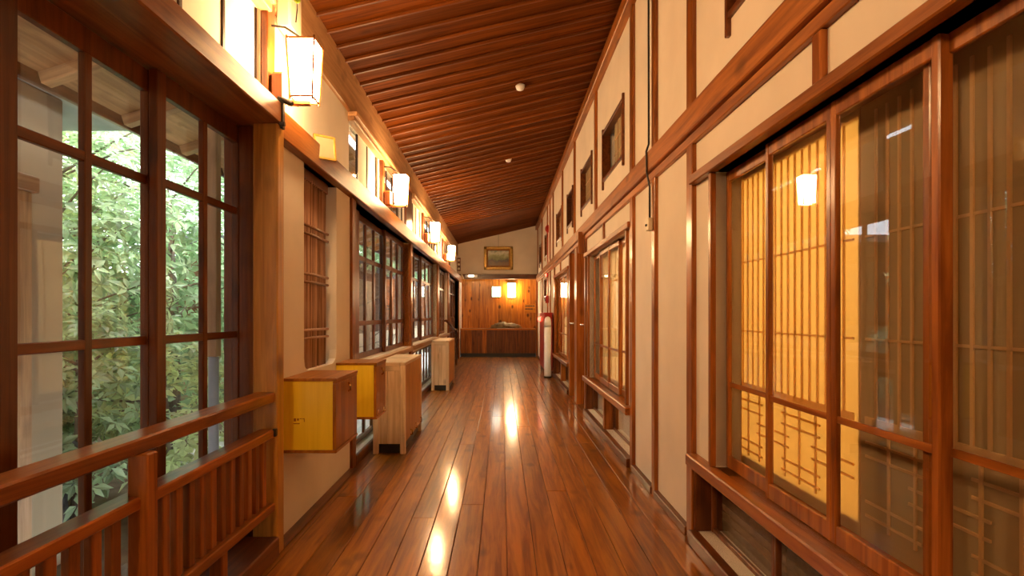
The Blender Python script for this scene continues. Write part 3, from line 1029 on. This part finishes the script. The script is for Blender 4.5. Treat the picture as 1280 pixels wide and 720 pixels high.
# ------------------------------------------------------------------ wall boxes and cabinets
def wall_box(y0, y1, label, latch, hinges, mark):
    t = empty('wall_box', (-1.03, (y0 + y1) / 2, 0.46))
    tag(t, label, 'box', 'yellow wall boxes')
    x0, x1, z0, z1 = -1.17, -0.886, 0.458, 0.858
    box('box_top', x0, x1 + .004, y0 - .004, y1 + .004, z1 - .016, z1, W_BOX, t, 0.002, axis='y')
    box('box_bottom', x0, x1 + .004, y0 - .004, y1 + .004, z0, z0 + .016, W_BOX, t, 0.002, axis='y')
    s = box('side_panel', x0, x1 - .018, y0, y0 + .016, z0 + .016, z1 - .016, W_YELLOW, t, 0.002, axis='z')
    box('side_panel', x0, x1 - .018, y1 - .016, y1, z0 + .016, z1 - .016, W_YELLOW, t, 0.002, axis='z')
    box('back_panel', x0, x0 + .01, y0 + .016, y1 - .016, z0 + .016, z1 - .016, W_YELLOW, t, 0.001, axis='z')
    d = box('box_door', x1 - .018, x1, y0 + .001, y1 - .001, z0 + .018, z1 - .03, W_BOX, t, 0.003, axis='z')
    box('top_strip', x1 - .018, x1 + .002, y0 + .001, y1 - .001, z1 - .029, z1 - .0165, W_BOX, t, 0.002)
    if latch:
        mb = MB()
        ym = y0 + (y1 - y0) * .55
        mb.tube([(x1, ym, z1 - .05), (x1 + .014, ym, z1 - .07), (x1 + .012, ym, z1 - .095), (x1, ym, z1 - .10)], 0.006, 7)
        mb.build('latch', BRASS, d, smooth=True)
    if hinges:
        for yy in (y0 + .06, y1 - .07):
            mb = MB()
            mb.box(x1, x1 + .003, yy - .018, yy + .018, z0 + .0185, z0 + .055, 0.001)
            mb.tube([(x1 + .004, yy - .02, z0 + .02), (x1 + .004, yy + .02, z0 + .02)], 0.005, 8)
            mb.build('hinge', BRASS, d)
    if mark:
        # faint brown brand burnt into the yellow side
        mm = MB()
        cx, cz = -1.083, 0.628
        for dx, dz, w_, h_ in ((-.022, .008, .012, .016), (-.006, .010, .010, .012), (.009, .014, .012, .004), (.024, .014, .012, .004),
                               (-.014, -.012, .034, .005), (.028, .004, .004, .014)):
            mm.box(cx + dx - w_ / 2, cx + dx + w_ / 2, y0 - .0006, y0 + .001, cz + dz - h_ / 2, cz + dz + h_ / 2, 0)
        o = mm.build('burnt_mark', W_BOX, s)
        o['kind'] = 'stuff'
    return t


wall_box(3.08, 3.53, 'nearest yellow-sided box fixed to the plaster, touching the first post', True, False, True)
wall_box(4.07, 4.40, 'second yellow-sided wall box, with brass hinges, before the pale cabinet', True, True, False)


def cabinet(y0, y1, label, slots, doors, knob):
    t = empty('shoe_cabinet', (-1.0, (y0 + y1) / 2, 0))
    tag(t, label, 'cabinet', 'pale cedar cabinets by the left wall')
    x0, x1, zt = -1.105, -0.828, 0.787
    e = 0.045
    for xx in (x0, x1 - e):
        for yy in (y0, y1 - e):
            box('leg', xx, xx + e, yy, yy + e, 0.0, zt - .028, W_CEDAR, t, 0.003)
    # top boards separated by thin dark slots
    n = slots + 1
    for k in range(n):
        a, b_ = y0 + (y1 - y0) * k / n, y0 + (y1 - y0) * (k + 1) / n
        g = 0.024 if slots else 0
        box('top_board', x0 + .01, x1 - e - .001, a + (g if k else 0), b_, zt - .028, zt, W_CEDAR, t, 0.003, axis='x')
    box('top_edge', x1 - e, x1, y0, y1, zt - .028, zt, W_CEDAR, t, 0.003)
    if slots:
        box('slot_shade', x0 + .01, x1 - e, y0 + .02, y1 - .02, zt - .06, zt - .05, BLACK, t, 0.001)  # black sheet stands in for the shade inside the slots
    box('apron', x0 + e, x1 - e, y0 + .004, y0 + .03, zt - .075, zt - .0285, W_CEDAR, t, 0.003)
    m = (x0 + x1) / 2 - .015
    for a, b_ in ((x0 + e, m), (m, x1 - e)):
        box('end_board', a + .0008, b_ - .0008, y0 + .01, y0 + .026, 0.085, zt - .075, W_CEDAR, t, 0.002, axis='z')
    box('end_panel', x0 + e, x1 - e, y1 - .026, y1 - .01, 0.085, zt - .028, W_CEDAR, t, 0.002, axis='z')
    box('back_panel', x0 + .005, x0 + .02, y0 + e, y1 - e, 0.085, zt - .028, W_CEDAR, t, 0.002, axis='z')
    box('toe_kick', x0 + e, x1 - .03, y0 + .03, y1 - .03, 0.004, 0.085, BLACK, t, 0.002)
    for k in range(doors):
        a = y0 + e + (y1 - y0 - 2 * e) * k / doors
        b_ = y0 + e + (y1 - y0 - 2 * e) * (k + 1) / doors
        d = box('cabinet_door', x1 - .024, x1 - .004, a + .0015, b_ - .0015, 0.09, zt - .031, W_CEDARDOOR, t, 0.003, axis='z')
        if knob:
            mb = MB()
            yy = b_ - .05
            mb.tube([(x1 - .004, yy, 0.15), (x1 + .012, yy, 0.15), (x1 + .015, yy, 0.11), (x1 - .002, yy, 0.105)], 0.006, 7)
            mb.build('door_pull', BRASS, d, smooth=True)
    return t


cabinet(4.945, 5.97, 'nearer pale cedar cabinet with slotted top and brown door boards', 5, 3, True)
cabinet(9.06, 10.15, 'farther pale cedar cabinet with plain top and dark knots', 0, 2, False)

# ------------------------------------------------------------------ framed picture on the end wall
pic = empty('framed_picture', (-0.09, Y_END, 2.79))
tag(pic, 'small landscape picture in a gold frame hung under the sloping ceiling', 'picture')
px0, px1, pz0, pz1, py = -0.50, 0.32, 2.46, 3.12, Y_END - .04
mb = MB()
fw = 0.085
mb.box(px0, px1, py, py + .055, pz1 - fw, pz1, 0.018)
mb.box(px0, px1, py, py + .055, pz0, pz0 + fw, 0.018)
mb.box(px0, px0 + fw, py, py + .055, pz0, pz1, 0.018)
mb.box(px1 - fw, px1, py, py + .055, pz0, pz1, 0.018)
mb.build('picture_frame', GOLD, pic)
mb = MB()
iw = 0.035
a0, a1, c0, c1 = px0 + fw - .005, px1 - fw + .005, pz0 + fw - .005, pz1 - fw + .005
mb.box(a0, a1, py + .02, py + .05, c1 - iw, c1, 0.006)
mb.box(a0, a1, py + .02, py + .05, c0, c0 + iw, 0.006)
mb.box(a0, a0 + iw, py + .02, py + .05, c0, c1, 0.006)
mb.box(a1 - iw, a1, py + .02, py + .05, c0, c1, 0.006)
mb.build('inner_frame', W_BOX, pic)
m, nt, n, l, p = new_mat('painted_canvas')
tc = n.new('ShaderNodeTexCoord'); sep = n.new('ShaderNodeSeparateXYZ'); l.new(tc.outputs['Object'], sep.inputs[0])
nz = n.new('ShaderNodeTexNoise'); nz.inputs['Scale'].default_value = 9; nz.inputs['Detail'].default_value = 5
l.new(tc.outputs['Object'], nz.inputs[0])
ma = n.new('ShaderNodeMath'); ma.operation = 'MULTIPLY_ADD'; l.new(nz.outputs[0], ma.inputs[0]); ma.inputs[1].default_value = 0.28
l.new(sep.outputs[2], ma.inputs[2])
rp = n.new('ShaderNodeValToRGB'); l.new(ma.outputs[0], rp.inputs[0])
cr = rp.color_ramp
cr.elements[0].position = 0.0; cr.elements[0].color = (0.20, 0.13, 0.07, 1)
cr.elements[1].position = 0.36; cr.elements[1].color = (0.22, 0.32, 0.26, 1)
for pos, c in ((0.07, (0.10, 0.09, 0.09)), (0.13, (0.22, 0.26, 0.12)), (0.22, (0.35, 0.40, 0.22)), (0.28, (0.62, 0.66, 0.56))):
    e = cr.elements.new(pos); e.color = (*c, 1)
l.new(rp.outputs[0], p.inputs['Base Color'])
p.inputs['Roughness'].default_value = 0.25
box('canvas', a0 + .01, a1 - .01, py + .04, py + .048, c0 + .01, c1 - .01, m, pic, 0)
mb = MB()
mb.tube([(-0.09, py + .045, pz1 - .01), (-0.09, py + .045, ceil_z(-.09) - .005)], 0.0035, 6)
mb.build('hanging_wire', IRON, pic)

# display rock on the counter
mb = MB()
nu, nv = 40, 20
vv, ff = [], []
for j in range(nv + 1):
    th = math.pi * j / nv
    for i in range(nu):
        ph = 2 * math.pi * i / nu
        d = Vector((math.sin(th) * math.cos(ph), math.sin(th) * math.sin(ph), math.cos(th)))
        from mathutils import noise
        k = 1 + 0.35 * noise.noise(d * 2.1 + Vector((3, 1, 5))) + 0.28 * noise.noise(d * 5.5) + .12 * noise.noise(d * 13)
        prof = 1.0 - 0.35 * abs(d.x)
        vv.append((0.09 + d.x * 0.42 * k, 16.52 + d.y * 0.16 * k, 0.822 + max(-0.02, d.z * 0.155 * k * prof)))
for j in range(nv):
    for i in range(nu):
        ff.append((j * nu + i, j * nu + (i + 1) % nu, (j + 1) * nu + (i + 1) % nu, (j + 1) * nu + i))
mb.add(vv, ff)
o = mb.build('display_rock', ROCK, None, smooth=True)
tag(o, 'long low rugged rock lying on a thin board on the end counter', 'rock')
o = box('display_board', -0.14, 0.36, 16.34, 16.70, 0.80, 0.803, WHITE, None, 0.001)
tag(o, 'thin pale board under the rock on the end counter', 'board')

# small notice on the end wall
t = box('wall_notice', 0.67, 0.99, 16.81, 16.835, 1.25, 1.50, W_BOX, None, 0.003, axis='x')
tag(t, 'small red-brown wooden notice with dark characters by the fire cabinet', 'sign')
mb = MB()
for r_ in range(2):
    for c in range(5 - r_):
        xx, zz = 0.70 + c * .055, 1.42 - r_ * .085
        mb.box(xx, xx + .035, 16.806, 16.811, zz, zz + .045, 0)
o = mb.build('painted_characters', BLACK, t); o['kind'] = 'stuff'

# emergency light and plaque in the far left corner
t = empty('emergency_light', (-0.95, Y_END - .06, 2.28))
tag(t, 'small white emergency light glowing on the end lintel', 'lamp')
box('housing', -1.02, -0.68, Y_END - .12, Y_END - .06, 2.245, 2.315, WHITE, t, 0.01)
box('light_panel', -0.93, -0.78, Y_END - .135, Y_END - .119, 2.255, 2.305, LIT_SPOT, t, 0.004)
mb = MB(); mb.lathe((-1.12, Y_END - .12, 2.20), [(.02, .13), (.035, .09), (.07, 0.0), (.06, 0.0), (.02, .06)], 16)
mb.build('bell_shade', CREAM, t, smooth=True)
t = box('wall_plaque', -1.255, -1.16, Y_END - .03, Y_END + .02, 2.42, 2.80, W_DARK, None, 0.004)
tag(t, 'tall brown plaque with three pale discs in the far left corner', 'plaque')
for k in range(3):
    mb = MB()
    mb.tube([(-1.207, Y_END - .042, 2.49 + k * .12), (-1.207, Y_END - .028, 2.49 + k * .12)], 0.032, 16)
    mb.build('disc', CREAM, t)

# ------------------------------------------------------------------ fire equipment on the right
t = empty('fire_cabinet', (0.92, 11.9, 0.1))
tag(t, 'red fire hose cabinet standing against the right wall', 'cabinet')
box('cabinet_body', 0.84, 0.995, 11.25, 12.6, 0.10, 1.21, RED, t, 0.01)
box('cabinet_door', 0.83, 0.842, 11.30, 12.55, 0.16, 1.15, RED, t, 0.006)
box('cabinet_cap', 0.82, 1.0, 11.22, 12.63, 1.21, 1.235, RED, t, 0.006)
for yy in (11.28, 12.5):
    box('leg', 0.85, 0.98, yy, yy + .06, 0.0, 0.10, STEEL, t, 0.003)
mb = MB(); mb.tube([(0.83, 12.3, 1.10), (0.775, 12.3, 1.10)], [0.05, 0.035], 14)
mb.build('red_lamp', LIT_RED, t, smooth=True)
t = empty('fire_extinguisher', (0.875, 10.92, 0))
tag(t, 'fire extinguisher in a tall white sleeve with grey band, before the red cabinet', 'fire extinguisher')
mb = MB(); mb.lathe((0.875, 10.92, 0), [(.066, .03), (.068, .05), (.068, .96)], 24); mb.build('sleeve', WHITE, t, smooth=True)
mb = MB(); mb.lathe((0.875, 10.92, 0), [(.070, .96), (.070, 1.0)], 24); mb.build('grey_band', GREY, t, smooth=True)
mb = MB(); mb.lathe((0.875, 10.92, 0), [(.067, 1.0), (.066, 1.06), (.058, 1.11), (.04, 1.145), (.012, 1.16)], 24); mb.build('domed_cap', WHITE, t, smooth=True)
mb = MB(); mb.lathe((0.875, 10.92, 0), [(.075, 0), (.075, .03)], 24); mb.build('base_ring', IRON, t, smooth=True)


def alarm(name, y, z, h, mat, label, cat, lit):
    t = empty(name, (0.97, y, z)); tag(t, label, cat)
    mb = MB(); mb.tube([(0.999, y, z), (0.955, y, z)], [h * .5, h * .5], 18); mb.build('alarm_body', mat, t, smooth=False)
    mb = MB(); mb.tube([(0.956, y, z), (0.935, y, z), (0.925, y, z)], [h * .4, h * .3, h * .12], 18); mb.build('alarm_lens' if lit else 'alarm_dome', LIT_RED if lit else RED, t, smooth=True)


alarm('alarm_bell', 12.25, 3.02, 0.17, RED, 'round red alarm bell high on the right wall', 'alarm', False)
alarm('alarm_lamp', 12.25, 2.04, 0.08, RED, 'tiny glowing red lamp between the two red alarms', 'lamp', True)
t = box('alarm_button_box', 0.93, 1.0, 12.18, 12.34, 1.44, 1.60, RED, None, 0.01)
tag(t, 'small square red alarm box on the wall above the fire cabinet', 'alarm')
mb = MB(); mb.tube([(0.93, 12.26, 1.52), (0.92, 12.26, 1.52)], 0.04, 16); mb.build('push_button', BLACK, t)
for nm, z0, z1 in (('alarm_conduit', 2.29, 2.93), ('alarm_conduit', 1.61, 1.99)):
    mb = MB(); mb.tube([(0.985, 12.25, z0), (0.985, 12.25, z1)], 0.009, 8)
    o = mb.build(nm, RED, None)
    tag(o, 'thin red conduit %s' % ('running up to the high red alarm bell' if z1 > 2.5 else 'between the square red alarm box and the tiny lamp'), 'pipe')

# wooden room sign sticking out by the doors
t = box('room_sign', 0.925, 0.998, 6.955, 6.985, 1.94, 2.20, W_POST, None, 0.003, axis='z')
tag(t, 'plain projecting wooden room sign at the top of the nearer doorway', 'sign')

# cord and switch on the right wall
t = empty('wall_switch', (0.985, 3.82, 1.74))
tag(t, 'small cream switch box hanging on a black cord down the wall post', 'switch')
box('switch_box', 0.965, 1.0, 3.80, 3.86, 1.755, 1.84, CREAM, t, 0.006)
box('toggle', 0.955, 0.968, 3.822, 3.838, 1.785, 1.80, BLACK, t, 0.002)
mb = MB()
mb.tube([(0.985, 3.83, 1.835), (0.985, 3.835, 2.05), (0.968, 3.845, 2.15), (0.967, 3.85, 2.29), (0.985, 3.855, 2.34), (0.985, 3.86, 3.2), (0.985, 3.86, 3.58)], 0.007, 7)
mb.build('cord', BLACK, t, smooth=True)
t = box('junction_box', 0.945, 1.0, 3.80, 3.90, 3.33, 3.44, BLACK, None, 0.01)
tag(t, 'black junction box at the top of the cord on the right wall', 'box')

# ceiling fittings
for (x, y, lab) in ((0.19, 5.9, 'small white round sensor on the ceiling, nearer of two'), (0.10, 8.6, 'small white round sensor on the ceiling, farther of two')):
    z = ceil_z(x) - .002
    mb = MB(); mb.lathe((x, y, z), [(.012, -.055), (.035, -.045), (.045, -.022), (.05, 0.0)], 18)
    o = mb.build('ceiling_sensor', WHITE, None, smooth=True); tag(o, lab, 'sensor')

# small framed card standing on the left lintel
t = box('card_stand', -1.092 - .06, -1.092 + .06, 3.555, 3.563, 2.165, 2.295, CARD, None, 0.002, rot=(-0.15, 0, math.radians(40)))
tag(t, 'small pale framed card propped on the left lintel above the bamboo window', 'card')
mb = MB()
for x0, x1, z0, z1 in ((-.07, .07, -.078, -.064), (-.07, .07, .064, .078), (-.07, -.056, -.078, .078), (.056, .07, -.078, .078)):
    mb.box(x0, x1, -.008, .006, z0, z1, 0.002)
o = mb.build('card_frame', GOLD, None)
o.parent = t
o.location = (0, 0, 0)

# meter box and pipes on the eaves beam by the first lantern
t = empty('meter_box', (-1.22, 3.2, 2.7))
tag(t, 'narrow cream electrical box on the beam behind the nearest lantern', 'box')
box('box_body', -1.235, -1.165, 3.16, 3.34, 2.78, 3.03, CREAM, t, 0.006)
box('box_cover', -1.166, -1.158, 3.17, 3.33, 2.79, 3.02, CREAM, t, 0.003)
for k in range(2):
    o = MB(); o.tube([(-1.225, 3.36, 2.84 - k * .045), (-1.225, 3.62, 2.80 - k * .045)], 0.007, 8)
    o = o.build('pale_conduit', CREAM, None)
    tag(o, ('upper' if k == 0 else 'lower') + ' of two short pale conduits right of the cream electrical box', 'pipe')
t = empty('hanging_charm', (-1.02, 2.62, 2.7))
tag(t, 'small lime glass bead on a looped wire above the nearest lantern', 'ornament')
mb = MB(); mb.lathe((-0.965, 2.72, 2.685), [(.004, -.016), (.013, -.008), (.016, 0), (.013, .008), (.004, .016)], 14); mb.build('bead', LIME, t, smooth=True)
mb = MB(); mb.tube([(-1.0, 2.80, 2.62), (-.99, 2.78, 2.64), (-.975, 2.75, 2.66), (-.965, 2.72, 2.672)], 0.003, 6)
mb.tube([(-.965, 2.72, 2.70), (-0.99, 2.72, 2.78), (-1.10, 2.74, 2.95), (-1.236, 2.75, 3.05)], 0.003, 6); mb.build('wire', IRON, t)

# curved handrail near the far left opening
mb = MB()
mb.tube([(-1.10, 11.4, 1.08), (-1.09, 12.6, 0.93), (-1.08, 13.2, 0.86), (-1.07, 13.6, 0.84), (-1.06, 13.85, 0.78), (-1.06, 13.9, 0.66), (-1.06, 13.85, 0.60)], 0.022, 10)
o = mb.build('stair_handrail', W_DARK, None, 'y', smooth=True)
tag(o, 'dark curved handrail before the far left opening', 'handrail')
mb = MB(); mb.tube([(-1.07, 13.6, 0.0), (-1.07, 13.6, 0.84)], 0.02, 8); mb.build('support_post', W_DARK, o)
mb = MB(); mb.tube([(-1.15, 11.5, 1.07), (-1.10, 11.5, 1.07)], 0.02, 8); mb.build('wall_bracket', W_DARK, o)

# ------------------------------------------------------------------ garden outside the left windows
g = box('ground', -14, -1.40, -6, 40, -0.45, -0.35, PATH, None, 0)
tag(g, 'pale gravel ground of the garden outside the left windows', 'ground', kind='structure')
bed = box('planting_bed', -4.9, -2.2, -1, 5.2, -0.36, -0.27, SOIL, None, 0.03)
tag(bed, 'dark soil bed under the shrubs nearest the big window', 'soil', kind='structure')
bed2 = box('planting_bed', -5.2, -3.6, 5.2, 18, -0.36, -0.27, SOIL, None, 0.03)
tag(bed2, 'dark soil bed along the fence farther down the garden', 'soil', kind='structure')
fence = empty('fence', (-5.4, 9, -.35))
tag(fence, 'tall brown board fence behind the garden shrubs', 'fence')
for k in range(110):
    yy = -1 + k * 0.16
    box('fence_board', -5.43, -5.40, yy + .006, yy + .154, -.35, 1.75 + random.uniform(-.02, .02), W_FENCE, fence, 0.003)
for zz in (0.1, 1.3):
    box('fence_rail', -5.40, -5.36, -1, 16.6, zz, zz + .07, W_FENCE, fence, 0.003)
shed = empty('view_darkening_shed', (-4.0, 13, -.35))  # dark structure added so the farther left windows look less bright
tag(shed, 'added brown boarded shed with a pale footing, darkening the view from the farther left windows', 'shed')
box('shed_wall', -5.2, -3.3, 9.2, 34, 0.75, 2.3, W_SHED, shed, 0.01)
box('shed_footing', -5.2, -3.25, 9.1, 34.1, -.35, 0.75, PLASTER_OUT, shed, 0.01)
box('shed_roof', -5.5, -2.9, 8.8, 34.4, 2.3, 2.42, STONE, shed, 0.01)
nb = empty('outbuilding', (-3.4, 1.2, -.35))
tag(nb, 'neighbouring plastered wing with a grey eave seen through the big window', 'building')
box('wing_wall', -4.6, -2.60, -2.6, 3.42, -.35, 2.47, PLASTER_OUT, nb, 0.01)
box('mirrored_post', -2.60, -2.54, 2.98, 3.12, -.35, 1.86, W_PALE, nb, 0.006)  # reflection in the panes built as a solid post, lintel and door
box('mirrored_lintel', -2.60, -2.53, 1.6, 3.16, 1.86, 1.95, W_PALE, nb, 0.006)
box('mirrored_door', -2.60, -2.57, 1.9, 2.98, -.30, 1.86, W_POST, nb, 0.004)
box('eave_board', -4.8, -2.5, -2.6, 4.0, 2.47, 2.70, GREY, nb, 0.01)
eave = empty('roof_eave', (-1.7, 6, 2.4))
tag(eave, 'underside of the corridor roof eave outside the left windows', 'eave', kind='structure')
tilted('eave_soffit', -2.42, -1.43, 2.79, Y_NEAR, 17, 0.33, 0.03, W_PALE, eave)
for k in range(26):
    tilted('eave_rafter', -2.40, -1.44, 2.72, -0.3 + k * .66, -0.23 + k * .66, 0.33, 0.065, W_PALE, eave)
box('fascia', -2.45, -2.42, Y_NEAR, 17, 2.40, 2.50, W_DARK, eave, 0.004)
o = empty('veranda_post', (-1.64, 3.28, -.35))
tag(o, 'outdoor post with grey lower sleeve just outside the big window', 'post')
box('post_shaft', -1.67, -1.61, 3.25, 3.31, 0.96, 2.55, W_PALE, o, 0.004)
mb = MB(); mb.tube([(-1.64, 3.28, -.35), (-1.64, 3.28, 0.97)], 0.028, 14); mb.build('grey_sleeve', GREY, o, smooth=True)
o = empty('stone_lantern', (-3.05, 3.9, -.35))
tag(o, 'low dark stone lantern among the shrubs near the window', 'lantern')
mb = MB(); mb.lathe((-3.05, 3.9, -.35), [(.16, 0), (.10, .1), (.09, .32), (.15, .40)], 10); mb.build('lantern_base', STONE, o)
mb = MB(); mb.lathe((-3.05, 3.9, -.35), [(.11, .40), (.11, .56)], 8); mb.build('light_chamber', STONE, o)
mb = MB(); mb.lathe((-3.05, 3.9, -.35), [(.27, .56), (.25, .61), (.06, .74), (.02, .80)], 8); mb.build('cap_stone', STONE, o)


def leaf_cloud(c, rad, n_clusters, size, rng, hollow=0.55):
    c = np.array(c); rad = np.array(rad)
    V, F = [], []
    for _ in range(n_clusters):
        d = rng.normal(size=3); d /= np.linalg.norm(d)
        r = hollow + (1 - hollow) * rng.random() ** 0.6
        p = c + d * rad * r
        axis = d * 0.6 + np.array([0, 0, 0.75]) + rng.normal(size=3) * .25
        axis /= np.linalg.norm(axis)
        u = np.cross(axis, [0.3, 0.9, 0.2]); u /= np.linalg.norm(u)
        w_ = np.cross(axis, u)
        m_ = rng.integers(5, 9)
        ph0 = rng.random() * 6.28
        for k in range(m_):
            ph = ph0 + k * 6.283 / m_ + rng.normal() * .15
            out = u * math.cos(ph) + w_ * math.sin(ph)
            droop = rng.uniform(-.35, .35)
            dr = out + axis * droop; dr /= np.linalg.norm(dr)
            side = np.cross(dr, axis); side /= np.linalg.norm(side)
            L = size * 1.35 * rng.uniform(.7, 1.2); wd = L * .19
            nrm = np.cross(side, dr)
            i0 = len(V)
            V += [p + dr * L * .08, p + dr * L * .5 + side * wd + nrm * wd * .35, p + dr * L - axis * L * .12,
                  p + dr * L * .5 - side * wd + nrm * wd * .35, p + dr * L * .5]
            F += [(i0, i0 + 1, i0 + 4), (i0 + 1, i0 + 2, i0 + 4), (i0 + 2, i0 + 3, i0 + 4), (i0 + 3, i0, i0 + 4)]
    return V, F


def shrub(name, x, y, h, r, n, mat, size, label, group, bare=0, base_z=-.28, crown=None):
    t = empty(name, (x, y, base_z))
    tag(t, label, 'shrub' if name != 'garden_tree' else 'tree', group)
    rng = np.random.default_rng(int(abs(x * 917 + y * 131 + h * 17)))
    cz = base_z + h * .56
    rz = h * .46
    if crown:
        cz, rz = crown
    V, F = leaf_cloud((x, y, cz), (r, r, rz), int(n * .7), size, rng)
    me = bpy.data.meshes.new('foliage')
    me.from_pydata([tuple(map(float, v)) for v in V], [], F)
    o = link('foliage', me, mat, t)
    o['kind'] = 'stuff'
    o.location = -wloc(t)
    mb = MB()
    mb.tube([(x, y, base_z), (x + .03, y - .02, base_z + h * .35), (x - .02, y + .03, base_z + h * .75)], [.028 * h, .02 * h, .008], 7)
    mb.build('trunk', W_BARK, t, smooth=True)
    for k in range(5 + bare):
        a = rng.random() * 6.28
        z0 = base_z + h * rng.uniform(.15, .75)
        e = Vector((x + math.cos(a) * r * .95, y + math.sin(a) * r * .95, z0 + h * rng.uniform(.02, .22)))
        mid = Vector((x, y, z0)).lerp(e, .5) + Vector((0, 0, rng.uniform(-.05, .08)))
        mb = MB(); mb.tube([(x, y, z0), mid, e], [.012, .008, .004], 5)
        mb.build('branch', W_BARK, t)
    return t


GA = 'pale leafy shrubs outside the big window'
shrub('garden_shrub', -2.95, 4.0, 1.55, .55, 330, LEAF_A, .085, 'low pale-leaved shrub in front of the wing wall corner', GA)
shrub('garden_shrub', -2.60, 4.45, 1.35, .55, 330, LEAF_C, .085, 'low yellow-green shrub in the middle of the big window', GA)
shrub('garden_shrub', -3.25, 7.4, 1.6, .55, 320, LEAF_A, .085, 'low pale shrub at the right side of the big window', GA)
shrub('garden_shrub', -3.7, 4.3, 1.3, .6, 330, LEAF_B, .09, 'darker low shrub behind the pale ones', GA)
GT = 'leafy garden trees before the fence'
shrub('garden_tree', -3.6, 4.6, 3.5, .95, 900, LEAF_A, .10, 'pale bushy tree filling the middle of the big window', GT, 14)
shrub('garden_tree', -3.5, 6.1, 3.6, .95, 900, LEAF_B, .10, 'greener bushy tree at the right half of the big window', GT, 8)
shrub('garden_tree', -4.5, 5.2, 4.6, 1.1, 1000, LEAF_C, .11, 'tall yellow-green tree rising behind the bushy ones', GT, 12)
shrub('garden_tree', -4.4, 7.6, 4.4, 1.2, 900, LEAF_B, .12, 'tall dark tree far along the fence', GT, 6)
shrub('garden_tree', -3.9, 4.9, 2.9, .7, 420, LEAF_A, .09, 'smaller pale tree beside the wing wall', GT, 16)
for y_, lab, mt in ((10.3, 'first of the trees whose crowns show in the upper panes of the farther left windows', LEAF_A),
                    (12.6, 'second tree before the brown shed, its crown over the shed eave', LEAF_B),
                    (15.2, 'third tree before the brown shed, its crown over the shed eave', LEAF_A),
                    (18.5, 'fourth tree before the brown shed, its crown over the shed eave', LEAF_B),
                    (22.5, 'fifth tree before the brown shed, near the far end', LEAF_A),
                    (27.5, 'last tree before the brown shed, at the far end', LEAF_B)):
    shrub('garden_tree', -2.95, y_, 3.0, 1.15 if y_ < 16 else 1.9, 620, mt, .11, lab, GT, 2, crown=(3.0, .75))
